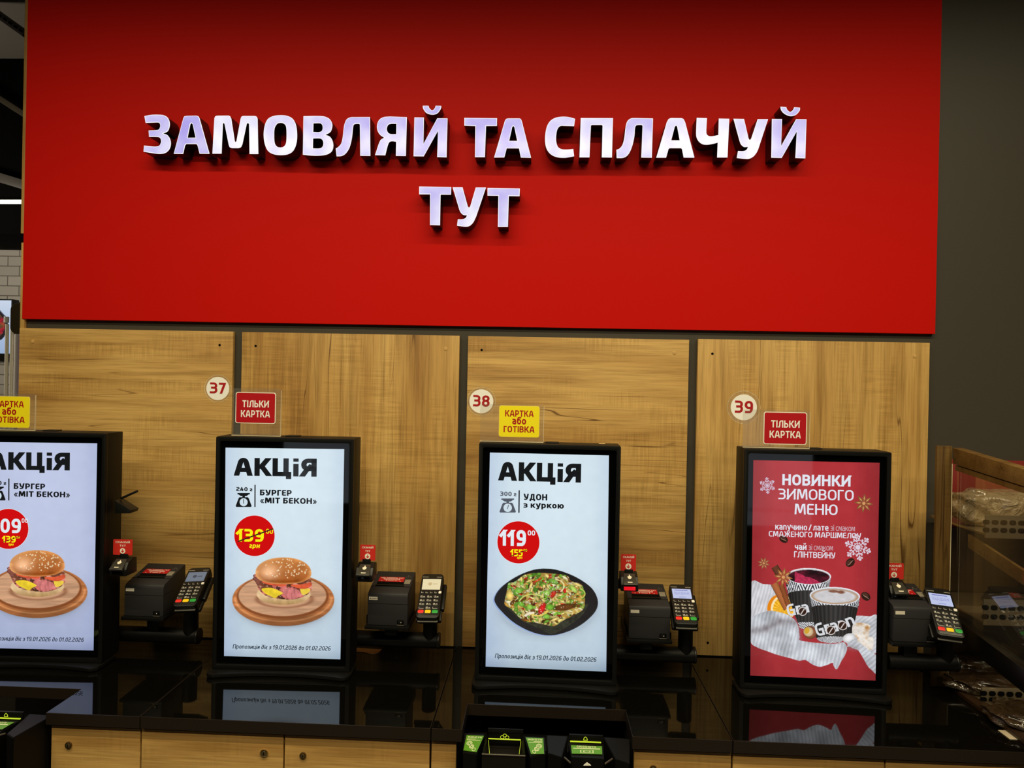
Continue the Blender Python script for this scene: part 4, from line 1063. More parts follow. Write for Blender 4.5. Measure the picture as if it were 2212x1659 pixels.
    for cx, cy, a, b in ((965, 424, 46, 13), (1035, 432, 36, 15)):
        lq2 = mixc(lq2, A3(112, 58, 34), sm(ellr(x, y, cx, cy, a, b, .05), .5) * (.6 + .4 * fbm(x * .08, y * .08, 5)))
    cup([(745, 480), (1210, 490), (1200, 560), (1140, 815), (1085, 860), (1030, 905), (930, 915), (830, 895), (800, 860), (770, 640)], ((968, 905), (978, 470)), (.06, .74), (977, 468, 236, 84, .03), lq2, .55)
    # cinnamon, stars
    for (x0, y0, x1, y1, w, c) in ((405, 350, 530, 590, 36, (150, 88, 50)), (470, 360, 540, 560, 24, (120, 66, 36)), (408, 190, 452, 262, 34, (88, 50, 34))):
        t, d = seg(x, y, x0, y0, x1, y1); m = ((t > 0) & (t < 1) & (np.abs(d) < w)).astype(float)
        sh = .62 + .55 * np.sqrt(np.clip(1 - (d / w) ** 2, 0, 1)) + .2 * np.sin(d * .7)
        col = mixc(col, np.asarray(c, float)[None, None] * sh[..., None], m)
    # nut and marshmallows
    r = ellr(x, y, 745, 812, 64, 60, .3); col = mixc(col, A3(150, 92, 60)[None, None] * (1.15 - .5 * r ** 2).clip(.4, 1.3)[..., None], sm(r, .05))
    r = ellr(x, y, 728, 805, 46, 44, .3); col = mixc(col, A3(232, 205, 160)[None, None] * (1.05 - .25 * r).clip(.4, 1.2)[..., None], sm(r, .1))
    r = ellr(x, y, 715, 795, 24, 30, .3); col = mixc(col, A3(206, 160, 40), sm(r, .3) * .9)
    for poly in ([(1150, 735), (1235, 722), (1305, 745), (1300, 800), (1282, 858), (1200, 862), (1145, 835)], [(1190, 862), (1262, 850), (1335, 862), (1340, 920), (1325, 975), (1240, 965), (1195, 920)]):
        mm = pin(x, y, smoothpoly(poly)); cc = A3(232, 224, 214) * (.84 + .3 * fbm(x * .02, y * .02, 7))[..., None]
        cc = mixc(cc, A3(176, 122, 66), np.clip(fbm(x * .018, y * .022, 23) * 2.4 - .95, 0, 1)); col = mixc(col, cc, mm)
    r = ellr(x, y, 1110, 865, 62, 44, -.3); col = mixc(col, A3(238, 238, 240)[None, None] * (1.02 - .25 * r ** 2).clip(.5, 1.1)[..., None], sm(r, .06))
    # scarf in front
    knit([(185, 690), (330, 612), (440, 618), (560, 660), (628, 740), (645, 850), (660, 890), (900, 918), (1000, 915), (1062, 905), (1092, 960), (1070, 1030), (1040, 1080), (995, 1160), (965, 1125), (955, 1098), (900, 1120), (830, 1136), (760, 1110), (700, 1072), (640, 1078), (560, 1056), (430, 1022), (330, 986), (240, 952), (180, 895)], .20, (224, 228, 236), 5, 34)
    knit([(1092, 950), (1110, 910), (1150, 880), (1200, 905), (1262, 950), (1320, 1000), (1372, 1040), (1372, 1200), (1320, 1165), (1285, 1130), (1240, 1050), (1190, 972), (1140, 938)], .9, (222, 226, 234), 6, 34)
    for (x0, y0, x1, y1, w, k) in ((190, 800, 330, 775, 34, .62), (330, 775, 460, 705, 34, .62), (460, 705, 600, 712, 30, .5), (600, 720, 640, 800, 26, .3), (1100, 950, 1190, 960, 26, .4)):
        t, d = seg(x, y, x0, y0, x1, y1); m = np.exp(-(d / w) ** 2) * np.exp(-np.clip(np.abs(t - .5) - .5, 0, 9) ** 2 * 40)
        g = A3(126, 118, 122)[None, None] * (.75 + .5 * fbm(x * .03, y * .03, 61))[..., None]
        col = mixc(col, g, m * k)
    t = np.exp(-((x - 640) / 26) ** 2 - ((y - 900) / 120) ** 2); col = mixc(col, A3(150, 150, 160), t * .5)
    return col

def paint_patch(mb, M, rect, step, fn, y, mi):
    q, v0, v1 = rect                      # screen corners (tl, tr, br, bl) and the band v0..v1 from the top
    lp = lambda a, b, t: (a[0] + (b[0] - a[0]) * t, a[1] + (b[1] - a[1]) * t)
    P = [lp(q[0], q[3], v0), lp(q[1], q[2], v0), lp(q[1], q[2], v1), lp(q[0], q[3], v1)]
    nx = max(2, int(round((P[1][0] - P[0][0]) / step))); ny = max(2, int(round((P[3][1] - P[0][1]) / step)))
    sx, sy = np.meshgrid(np.linspace(0, 1, nx + 1), np.linspace(0, 1, ny + 1))
    gxx = (P[0][0] * (1 - sx) + P[1][0] * sx) * (1 - sy) + (P[3][0] * (1 - sx) + P[2][0] * sx) * sy
    gyy = (P[0][1] * (1 - sx) + P[1][1] * sx) * (1 - sy) + (P[3][1] * (1 - sx) + P[2][1] * sx) * sy
    col = np.clip(fn(gxx, gyy), 0, 255) / 255.0
    colr = np.where(col <= .04045, col / 12.92, ((col + .055) / 1.055) ** 2.4).reshape(-1, 3)
    c = [M(*p) for p in P]
    n0 = len(mb.v)
    for j in range(ny + 1):
        t = j / ny
        for i in range(nx + 1):
            s = i / nx
            lx = (c[0][0] * (1 - s) + c[1][0] * s) * (1 - t) + (c[3][0] * (1 - s) + c[2][0] * s) * t
            lz = (c[0][1] * (1 - s) + c[1][1] * s) * (1 - t) + (c[3][1] * (1 - s) + c[2][1] * s) * t
            mb.v.append((lx, y, lz))
    for j in range(ny):
        for i in range(nx):
            k = n0 + j * (nx + 1) + i
            mb.f.append([k, k + nx + 1, k + nx + 2, k + 1]); mb.m.append(mi)
    if mb.col is None: mb.col = np.zeros((0, 3), np.float32)
    if len(mb.col) < n0: mb.col = np.vstack([mb.col, np.zeros((n0 - len(mb.col), 3), np.float32)])
    mb.col = np.vstack([mb.col, colr.astype(np.float32)])

# ------------------------------------------------------------------ kiosks
SW, SH = 0.336, 0.597
ZS0 = 0.049
def plane_map(X, Y, a):
    ex = np.array([math.cos(a), math.sin(a), 0]); ey = np.array([-math.sin(a), math.cos(a), 0])
    O = np.array([X, Y, CT])
    def M(px, py):
        d = ray(px, py); o = np.array([0, 0, EYE])
        k = ((O - o) @ ey) / (d @ ey)
        p = o + d * k - O
        return (p @ ex, p[2])
    return M
KX36 = atY(203, 1181, 1.922).x - SW / 2
KIOSKS = {36: (KX36, 1.922, rad(2.2)), 37: (-0.7206, 1.9252, rad(1.66)), 38: (0.0307, 1.9083, rad(-.82)), 39: (0.7646, 1.9173, rad(-1.36))}
MAPS = {k: plane_map(*v) for k, v in KIOSKS.items()}
PXM = 1.92 / F            # metres per photo pixel on the screens
class Layer:
    """prints flat lit shapes on a screen"""
    def __init__(s, M): s.M = M; s.by = {}
    def add(s, rgb, polys, d=.0008): s.by.setdefault((tuple(rgb), d), []).extend(polys)
    def text(s, st, x0, y0, x1, y1, cap, rgb, w=.22, ital=0, track=.13, con=.8, d=.0010):
        s.add(rgb, put(st, s.M(x0, y0), s.M(x1, y1), cap * PXM, w, ital, track, con), d)
    def poly(s, pts, rgb, d=.0008): s.add(rgb, [[s.M(*p) for p in pts][::-1]], d)
    def disc(s, cx, cy, r, rgb, d=.0006, ry=None):
        c = s.M(cx, cy); s.add(rgb, [disc(c[0], c[1], r * PXM, 48, (ry or r) * PXM)], d)
    def line(s, x0, y0, x1, y1, w, rgb, d=.0012):
        dx, dy = x1 - x0, y1 - y0; L = math.hypot(dx, dy); nx, ny = -dy / L * w / 2, dx / L * w / 2
        s.poly([(x0 + nx, y0 + ny), (x1 + nx, y1 + ny), (x1 - nx, y1 - ny), (x0 - nx, y0 - ny)], rgb, d)
    def flush(s, mb, mats):
        for (rgb, d), ps in s.by.items():
            m = emis(rgb)
            if m not in mats: mats.append(m)
            mi = mats.index(m)
            for p in ps:
                if area2(p) < 0: p = p[::-1]
                mb.polys([p], -.0006 - d, mi)
BLK = (20, 22, 24); RED = (206, 8, 12); YEL = (246, 238, 18); WHT = (222, 232, 238)
def scale_icon(L, x0, y0, x1, y1, rgb, hole, ang):
    w, h = x1 - x0, y1 - y0
    q = lambda u, v: (x0 + u * w, y1 - v * h)
    L.poly([q(.11, .90), q(.89, .90), q(.89, 1), q(.11, 1)], rgb)
    L.poly([q(.14, .92), q(.86, .92), q(.68, .78), q(.32, .78)], rgb)
    L.poly([q(.42, .66), q(.58, .66), q(.58, .80), q(.42, .80)], rgb)
    L.poly([q(.03, 0), q(.97, 0), q(1, .07), q(.82, .62), q(.76, .70), q(.24, .70), q(.18, .62), q(0, .07)], rgb)
    cx, cy = q(.5, .34)
    L.disc(cx, cy, w * .255, hole, .0010)
    L.line(cx - 3 * math.sin(ang), cy + 3 * math.cos(ang), cx + 7 * math.sin(ang), cy - 7 * math.cos(ang), 1.5, rgb, .0014)
QUAD = {37: [(487.4, 967), (743.7, 970.2), (735.4, 1424), (484.2, 1417)], 38: [(1058.3, 977.5), (1315.4, 983.8), (1309.5, 1450.8), (1049, 1439.6)],
        39: [(1627.2, 993.8), (1900, 999.7), (1891, 1470), (1620.5, 1459)]}
def burger_screen(mb, mats, M, price, tint):
    mats.append(emis_vcol())
    Q = QUAD[37]; f = lambda a, b: bg_white(a, b, tint)
    paint_patch(mb, M, (Q, 0, .51), 6, f, -.0006, 0)
    paint_patch(mb, M, (Q, .51, .875), .85, lambda a, b: pic_burger(a, b, tint), -.0006, 0)
    paint_patch(mb, M, (Q, .875, 1), 4, f, -.0006, 0)
    L = Layer(M)
    L.text('АКЦіЯ', 506.8, 1027.4, 684.3, 1029.6, 39.5, BLK, .285, 0, .12, .84)
    L.text('240 г', 511, 1060.4, 545.5, 1061.2, 8.8, BLK, .26)
    scale_icon(L, 509.5, 1064.7, 544, 1094.9, BLK, (205, 222, 232), 0)
    L.poly([(550, 1047), (552.6, 1047), (552.4, 1095), (549.8, 1095)], BLK)
    L.text('БУРГЕР', 561.9, 1069.8, 630.4, 1071.0, 12.8, BLK, .265)
    L.text('«МІТ БЕКОН»', 561.6, 1086.6, 685.2, 1088.6, 12.6, BLK, .26)
    L.disc(550, 1157.2, 45.4, (226, 232, 236), .0004); L.disc(550, 1157.2, 44.6, RED)
    if price == 139:
        L.text('139', 512.4, 1169.6, 570.2, 1170.2, 28, YEL, .24)
        L.text('00', 575, 1152.6, 590, 1153, 10.8, YEL, .2)
        L.line(514, 1169.6, 590.5, 1142, 2.6, (52, 34, 22), .0014)
        L.text('грн', 538.6, 1183.2, 561, 1183.6, 10.6, YEL, .24, .16)
    else:
        L.text('109', 516, 1165.5, 577.2, 1166.3, 32, WHT, .24)
        L.text('00', 579.2, 1143.8, 592.2, 1144, 10, WHT, .2)
        L.text('139', 537.5, 1186.6, 566, 1187, 14.6, YEL, .24)
        L.text('00', 567.5, 1177.8, 575, 1178, 5, YEL, .2)
        L.line(539, 1186, 574.5, 1173.5, 1.3, (52, 34, 22), .0014)
        L.text('грн', 550, 1193.4, 561, 1193.6, 5.6, YEL, .22, .16)
    L.text('Пропозиція діє з 19.01.2026 до 01.02.2026', 503, 1400.4, 713.8, 1405, 9.4, (36, 46, 58), .195, .2, .14)
    L.flush(mb, mats)
def noodle_screen(mb, mats, M):
    mats.append(emis_vcol())
    Q = QUAD[38]; f = lambda a, b: bg_white(a - 573, b - 16)
    paint_patch(mb, M, (Q, 0, .51), 6, f, -.0006, 0)
    paint_patch(mb, M, (Q, .51, .875), .85, pic_noodles, -.0006, 0)
    paint_patch(mb, M, (Q, .875, 1), 4, f, -.0006, 0)
    L = Layer(M)
    L.text('АКЦіЯ', 1077.4, 1037.6, 1254.8, 1042.4, 40.2, BLK, .285, 0, .12, .84)
    GR = (84, 90, 100)
    L.text('300 г', 1080.6, 1070.8, 1115.6, 1072, 9.4, GR, .25)
    scale_icon(L, 1079, 1076.6, 1114.5, 1107, GR, (205, 222, 232), .35)
    L.poly([(1120.2, 1059), (1123, 1059), (1122.4, 1107.4), (1119.6, 1107.4)], (40, 44, 52))
    L.text('УДОН', 1131.2, 1079.6, 1182, 1081, 13.4, BLK, .26)
    L.text('з куркою', 1130.8, 1096.4, 1218, 1098.6, 12.8, BLK, .25)
    L.disc(1119.8, 1171.3, 46.2, (226, 232, 236), .0004); L.disc(1119.8, 1171.3, 45.3, RED)
    L.text('119', 1081.4, 1178.4, 1136, 1179.6, 34.5, (226, 234, 240), .25)
    L.text('00', 1139.8, 1156.2, 1156, 1156.6, 10.8, (226, 234, 240), .21)
    L.text('155', 1103.4, 1201.2, 1129, 1201.8, 15, YEL, .24)
    L.text('00', 1130.7, 1191, 1138.7, 1191.2, 5, YEL, .2)
    L.line(1101.3, 1201.6, 1138.9, 1187.7, 1.4, (52, 34, 22), .0014)
    L.text('грн', 1116.7, 1206.6, 1127.8, 1206.8, 5.4, YEL, .22, .16)
    L.text('Пропозиція діє з 19.01.2026 до 01.02.2026', 1069, 1420.8, 1287.6, 1429.4, 9.6, (36, 46, 58), .195, .2, .14)
    L.flush(mb, mats)
def star_shape(L, cx, cy, r, rgb, rgb2, n=8, rot=.2):
    for k in range(n):
        a = rot + 2 * math.pi * k / n
        ca, sa = math.cos(a), math.sin(a)
        g = lambda u, v: (cx + u * r * ca - v * r * sa, cy + u * r * sa + v * r * ca)
        L.poly([g(.08, 0), g(.45, .17), g(.68, .13), g(1, 0), g(.68, -.13), g(.45, -.17)], rgb, .0008)
        L.poly([g(.25, .02), g(.5, .07), g(.78, 0), g(.5, -.07)], rgb2, .0012)
    L.disc(cx, cy, r * .16, rgb2, .0014)
def snowflake(L, cx, cy, r, rgb, rot=0.0):
    for k in range(6):
        a = rot + math.pi * k / 3; ca, sa = math.cos(a), math.sin(a)
        g = lambda u, v: (cx + u * r * ca - v * r * sa, cy + u * r * sa + v * r * ca)
        def ln(u0, v0, u1, v1, w): L.line(*g(u0, v0), *g(u1, v1), w * r, rgb, .0010)
        ln(.18, 0, .97, 0, .055)
        for u in (.44, .70):
            ln(u, 0, u + .17, .17, .07); ln(u, 0, u + .17, -.17, .07)
        for (u, v, q) in ((.95, 0, .10), (.86, .17, .065), (.86, -.17, .065), (.62, .19, .07), (.62, -.19, .07)):
            p = g(u, v); L.disc(p[0], p[1], q * r, rgb, .0012)
        for k2 in (.30, .5):
            t = math.tan(math.pi / 6) * k2
            ln(k2, -t, k2, t, .05)
        a2 = a + math.pi / 6
        L.line(cx, cy, cx + .42 * r * math.cos(a2), cy + .42 * r * math.sin(a2), .045 * r, rgb, .0011)
    L.disc(cx, cy, .17 * r, rgb, .0012)
def bean(L, cx, cy, a, b, rot):
    ca, sa = math.cos(rot), math.sin(rot)
    g = lambda u, v: (cx + u * a * ca - v * b * sa, cy + u * a * sa + v * b * ca)
    L.poly([g(math.cos(t * .2618), math.sin(t * .2618)) for t in range(24)], (48, 26, 20), .0008)
    L.poly([g(-.2 + .62 * math.cos(t * .2618), -.25 + .5 * math.sin(t * .2618)) for t in range(24)], (76, 46, 36), .0010)
    L.poly([g(-.92, .05), g(-.3, .12), (g(.3, -.05)), g(.92, .02), g(.3, .10), g(-.3, .26)], (176, 140, 120), .0014)
def winter_screen(mb, mats, M):
    mats.append(emis_vcol())
    Q = QUAD[39]
    paint_patch(mb, M, (Q, 0, .46), 5, bg_red, -.0006, 0)
    paint_patch(mb, M, (Q, .46, 1), .85, pic_winter, -.0006, 0)
    L = Layer(M); WT = (222, 226, 236)
    L.text('НОВИНКИ', 1689.4, 1047.8, 1836.6, 1051, 23.4, WT, .235)
    L.text('ЗИМОВОГО', 1681, 1078, 1843.4, 1081.4, 22.4, WT, .165)
    L.text('МЕНЮ', 1716, 1110.6, 1808.6, 1112.6, 22.4, WT, .165)
    L.text('капучино', 1674.2, 1143.4, 1743, 1145.4, 13.2, WT, .19)
    L.text('/', 1746, 1145.6, 1752.5, 1145.8, 12.5, WT, .14)
    L.text('лате', 1756, 1145.4, 1789, 1146.2, 13.2, WT, .19)
    L.text('зі смаком', 1793.8, 1146, 1846.2, 1147.4, 12.4, (206, 190, 200), .10)
    L.text('СМАЖЕНОГО МАРШМЕЛОУ', 1660.4, 1158.4, 1859.4, 1163.2, 11.6, WT, .17)
    L.text('чай', 1716.5, 1187, 1741.6, 1187.6, 13, WT, .2)
    L.text('зі смаком', 1746.4, 1187.8, 1798.6, 1189, 12.4, (206, 190, 200), .10)
    L.text('ГЛІНТВЕЙНУ', 1714.8, 1203.4, 1803.6, 1206.2, 12.8, WT, .18)
    SN = (206, 186, 206)
    snowflake(L, 1657, 1048.6, 17, SN, .45); snowflake(L, 1852.7, 1182, 28, (216, 202, 216), .35)
    star_shape(L, 1865.3, 1087, 21, (132, 84, 48), (206, 150, 96), 8, .1)
    star_shape(L, 1649.4, 1216.4, 14, (140, 90, 56), (200, 146, 100), 8, .3)
    bean(L, 1692.4, 1164.8, 10, 7, .5); bean(L, 1836.2, 1214.9, 11, 8.5, -.7); bean(L, 1869.7, 1287.8, 11, 8.5, .7)
    q = lambda x, y: (1580 + x / 4.366, 1180 + y / 4.366)
    star_shape(L, *q(488, 290), 21, (150, 92, 50), (214, 156, 100), 8, .15)
    # cup lettering
    def tilted(st, p0, p1, cap, w):
        a, b = q(*p0), q(*p1)
        L.text(st, a[0], a[1], b[0], b[1], cap / 4.366, (214, 216, 220), w, 0, .10, .85, .0014)
    tilted('Gra', (535, 660), (735, 618), 108, .2)
    tilted('Graa', (808, 850), (1085, 775), 118, .2); tilted('n', (1098, 762), (1170, 735), 112, .2)
    def cb(x, y, r):
        p = q(x, y); L.disc(p[0], p[1], r * 1.22, (206, 200, 196), .0016); L.disc(p[0], p[1], r, (54, 32, 24), .0018)
        L.line(p[0] - r * .5, p[1] + r * .75, p[0] + r * .5, p[1] - r * .75, r * .28, (206, 200, 196), .0020)
    cb(668, 612, 7.6); cb(935, 790, 8); cb(1045, 745, 8)
    L.flush(mb, mats)

def kiosk(k, label, painter):
    X, Y, a = KIOSKS[k]
    t = thing('order_kiosk', label, 'self-order kiosk', (X, Y, CT), a, 'self-order kiosks on the counter')
    hw, zb, zt = 0.1965, 0.013, 0.675
    dp = 0.080
    MB().box(-hw, hw, .004, dp, zb, zt, .0025).build('housing', M_BODY, t)
    fr = MB().prism(rrect(-hw, hw, zb, zt, .004, 3), -.007, .006, lambda u, v, y: (u, y, v), .0012, 0,
                    [rrect(-hw + .0115, hw - .0115, zb + .0125, zt - .0125, .006, 4)[::-1]])
    fr.build('bezel_frame', M_BODY, t)
    MB().box(-hw + .009, hw - .009, 0, .0035, zb + .01, zt - .01).build('black_glass', M_GLASS, t)
    mb = MB(); mats = []
    painter(mb, mats, MAPS[37] if k == 36 else MAPS[k])
    mb.build('screen', mats, t, smooth=False)
    # curved foot plate
    pts = [(-.203, .05)]
    fr_ = []
    for i in range(33):
        u = -1 + 2 * i / 32
        y = -.022 - .026 * u * u - .004 * u + (.020 * max(0, abs(u) - .88) / .12) ** 1 * 1.0 * (1 if abs(u) > .88 else 0)
        fr_.append((u * .203, y))
    rounded = [(-.203, .05), (-.203, -.018), (-.200, -.031), (-.192, -.040), (-.180, -.0435)] + [(u * .2, -.022 - .026 * u * u) for u in np.linspace(-.84, .84, 21)] + [(.180, -.0435), (.192, -.040), (.200, -.031), (.203, -.018), (.203, .05)]
    MB().prism(rounded, .003, .0125, lambda u, v, z: (u, v, z), .0012).build('foot_plate', M_BODY, t)
    MB().box(-.012, .026, .030, .060, zt - .002, zt + .0035, .001).build('top_latch', M_BLK, t)
    for i in range(2):
        MB().cyl((-.15 + .3 * i, .01, 0), (-.15 + .3 * i, .01, .004), .012, n=20).build('rubber_foot', M_HOLE, t)
    return t
kiosk(36, 'leftmost kiosk, cut by the frame, its screen showing a burger and white price', lambda mb, m, M: burger_screen(mb, m, M, 109, (-22, -30, -12)))
kiosk(37, 'kiosk with burger screen and struck-through yellow price 139', lambda mb, m, M: burger_screen(mb, m, M, 139, (0, 0, 0)))
k38 = kiosk(38, 'kiosk whose white screen shows noodles on a black plate', noodle_screen)
kiosk(39, 'kiosk with red winter menu screen and two coffee cups', winter_screen)
p = MAPS[38](1304, 958)
MB().box(p[0] - .009, p[0] + .009, .055, .068, .675, .6758, .0003).build('gold_sticker', mat('gold_sticker', (240, 205, 150), .4), k38)

# ------------------------------------------------------------------ acrylic number signs on the kiosks
def sign_holder(label, k, disc_c, disc_r, ring_r, plate, num, kind, sheet, Y=1.945):
    """plate, sheet: (x0, y0, x1, y1) in photo pixels on a plane of depth Y"""
    ox, oy = [atY(disc_c[0], sheet[3], Y).x, 0]
    p = lambda x, y: (atY(x, y, Y).x, atY(x, y, Y).z)
    x0, z1 = p(sheet[0], sheet[1]); x1, z0 = p(sheet[2], sheet[3])
    z0 = CT + .6755
    base = Vector(((x0 + x1) / 2, Y, z0))
    t = thing('number_sign', label, 'number sign', base, group='acrylic number signs on the kiosks')
    # clear sheet: rectangle joined to a ring, with a folded foot
    MB().prism(rrect(x0, x1, z0 + .002, z1, .005, 4), Y, Y + .003, lambda u, v, y: (u, y, v), 0).build('acrylic_sheet', acrylic(), t, base)
    MB().box(x0, x1, Y, Y + .045, z0, z0 + .003, .0008).build('acrylic_foot', acrylic(), t, base)
    MB().box(x1 - .0008, x1 + .0002, Y - .0002, Y + .0032, z0 + .001, z1 - .004).box(x0, x1, Y - .0006, Y + .0002, z0 + .0002, z0 + .0022).build('acrylic_edge', M_EDGE, t, base)
    if disc_c[1]:
        cx, cz = p(*disc_c); r = ring_r * Y / F; rd = disc_r * Y / F
        MB().prism(disc(cx, cz, r, 48), Y + .0032, Y + .0062, lambda u, v, y: (u, y, v), 0).build('acrylic_disc', acrylic(), t, base)
        MB().prism(disc(cx, cz, r, 48), Y + .003, Y + .0034, lambda u, v, y: (u, y, v), 0, 0, [disc(cx, cz, r - .0007, 48)[::-1]]).build('disc_rim', M_EDGE, t, base)
        nd = MB().prism(disc(cx, cz, rd, 48), Y + .0022, Y + .003, lambda u, v, y: (u, y, v), 0)
        nd.polys(put(num, (cx - rd * .69, cz - rd * .42), (cx + rd * .69, cz - rd * .42 - rd * .02), rd * .94, .22), Y + .0018, 1)
        nd.build('number_disc', [M_CREAM, M_DRED2], t, base, smooth=False)
    a, b = p(plate[0], plate[3]), p(plate[2], plate[1])
    X0, Z0, X1, Z1 = a[0], a[1], b[0], b[1]
    red = kind == 'red'
    pm = MB().prism(rrect(X0, X1, Z0, Z1, .0065), Y - .0014, Y - .0002, lambda u, v, y: (u, y, v), 0)
    if red: pm.fill([rrect(X0 + .0022, X1 - .0022, Z0 + .0022, Z1 - .0022, .005)], Y - .0017, 1)
    else: pm.fill([rrect(X0 + .0012, X1 - .0012, Z0 + .0012, Z1 - .0012, .0055)], Y - .0017, 1)
    w, h = X1 - X0, Z1 - Z0
    tx = []
    L = lambda s, u0, u1, v, cap, wt: put(s, (X0 + w * u0, Z0 + h * v), (X0 + w * u1, Z0 + h * v), cap * h, wt, 0, .14)
    if red: tx = L('ТІЛЬКИ', .17, .83, .52, .22, .215) + L('КАРТКА', .14, .86, .20, .22, .215)
    else: tx = L('КАРТКА', .15, .85, .655, .20, .21) + L('або', .33, .67, .41, .235, .22) + L('ГОТІВКА', .12, .88, .155, .20, .21)
    pm.polys(tx, Y - .0020, 2)
    pm.build('payment_plate', [M_WHITE if red else mat('pale_yellow_rim', (246, 222, 110), .4), M_DRED if red else M_YEL, M_CREAM if red else M_DRED2], t, base, smooth=False)
sign_holder('yellow cash or card plate on clear acrylic above the leftmost kiosk', 36, (-60, 0), 26, 31, (-24, 857, 65.8, 922.5), '36', 'yellow', (-60, 848, 75.5, 933))
sign_holder('clear sign with disc 37 and a red card-only plate', 37, (469.6, 839.2), 25.6, 30, (508.6, 848.4, 596.6, 913.8), '37', 'red', (502, 838.5, 606, 942))
sign_holder('clear sign with disc 38 and a yellow cash or card plate', 38, (1039.6, 867), 26, 31, (1077.2, 877.4, 1166, 943.4), '38', 'yellow', (1038, 872, 1174, 953))
sign_holder('clear sign with disc 39 and a red card-only plate', 39, (1607.3, 880), 27.6, 35, (1648.4, 891, 1743.2, 959), '39', 'red', (1606, 884, 1748.5, 966))

# ------------------------------------------------------------------ printers, terminals, scanners
def frame(o, ex, ey, ez):
    M = Matrix.Identity(4)
    for i in range(3):
        M[i][0], M[i][1], M[i][2], M[i][3] = ex[i], ey[i], ez[i], o[i]
    return M
PW, PD, PHF, PHB = 0.118, 0.126, 0.0955, 0.1245
def printer(k, label, bl, br, sticker, yaw=0.0, YPR=1.99):
    a, b = atY(*bl, YPR), atY(*br, YPR)
    base = Vector(((a.x + b.x) / 2, YPR, (a.z + b.z) / 2))
    t = thing('receipt_printer', label, 'receipt printer', base, yaw, 'receipt printers beside the kiosks')
    hw = PW / 2
    prof = [(0, 0), (0, PHF - .012), (.003, PHF - .004), (.010, PHF + .0005), (PD - .004, PHB), (PD, PHB - .004), (PD, 0)]
    MB().prism([(y, z) for y, z in prof], -hw, hw, lambda u, v, x: (x, u, v), .0016).build('printer_body', M_GREY, t)
    MB().box(-hw - .0002, hw + .0002, -.0003, .06, .0625, .0633).build('cover_seam', M_HOLE, t)
    # things on the sloping top
    s0 = Vector((-hw, .010, PHF + .0005)); s1 = Vector((-hw, PD - .004, PHB))
    ey = (s1 - s0).normalized(); ex = Vector((1, 0, 0)); ez = ex.cross(ey).normalized(); L = (s1 - s0).length
    Mt = frame(s0, ex, ey, ez)
    q = lambda u, v, h=0: Mt @ Vector((u * PW, v * L, h))
    def tb(u0, u1, v0, v1, h0, h1, bev=.0006):
        return MB().box(u0 * PW, u1 * PW, v0 * L, v1 * L, h0, h1, bev, M=Mt)
    tb(.0, 1, .235, .25, -.001, .0005, 0).build('lid_seam', M_HOLE, t)
    tb(.11, .83, .26, .30, .0, .0030).build('slot_lip', M_BLK, t)
    tb(.12, .82, .30, .47, .0002, .0012).build('paper_slot', M_HOLE, t)
    lb = MB().box(.13 * PW, .785 * PW, .47 * L, .70 * L, .0003, .0010, M=Mt)
    tp = put('ЧЕК ЗАБЕРІТЬ ТУТ', (.17 * PW, .625 * L), (.755 * PW, .625 * L), .0052, .17)
    def lay(ps, h, mi):
        for p in ps:
            if area2(p) < 0: p = p[::-1]
            lb.add([Mt @ Vector((u, v, h)) for u, v in p], [list(range(len(p)))], mi)
    lay(tp, .0012, 1)
    st = []
    for pth in ([(.26, .58), (.26, .605), (.66, .605), (.66, .56), (.60, .56)], [(.26, .58), (.32, .56), (.60, .56)], [(.33, .56), (.33, .49)], [(.58, .56), (.58, .49)], [(.37, .51), (.54, .51)], [(.20, .50), (.23, .50)], [(.68, .50), (.71, .50)]):
        st += stroke([(u * PW, v * L) for u, v in pth], False, .0013, .0013, False)
    lay(st, .0012, 1)
    lb.build('receipt_label', [M_DRED, M_WHITE], t, smooth=False)
    tb(.815, .965, .37, .57, .0002, .0028).build('feed_button', M_BTN, t)
    d = MB()
    for u, v in ((.86, .74), (.86, .80), (.91, .74), (.82, .72)): d.box((u - .008) * PW, (u + .008) * PW, (v - .006) * L, (v + .006) * L, .0001, .0006, M=Mt)
    d.build('indicator_marks', mat('mark_grey', (150, 140, 124), .5), t)
    sk = MB().box(-hw + .004, -hw + .029, -.0008, .0002, .0735, .0825)
    if sticker: sk.polys(put('МС-00107', (-hw + .006, .0762), (-hw + .027, .0762), .0036, .2), -.0010, 1)
    sk.build('asset_sticker', [M_STICK, M_HOLE], t, smooth=False)
    sw = MB().box(hw - .030, hw - .010, -.001, .0002, .003, .0165, .0004).build('switch_recess', M_HOLE, t)
    MB().box(hw - .027, hw - .014, -.0026, -.0004, .006, .0145, .0008).build('power_switch', M_BLK, sw)
    MB().box(hw - .019, hw - .0172, -.0030, -.0024, .0094, .0112).build('switch_mark', M_WHITE, sw)
    MB().box(hw - .030, hw - .010, -.0012, .0002, .0018, .003).build('recess_edge', M_BTN, sw)
    return t, base
TW, TL_, TT = 0.066, 0.168, 0.030
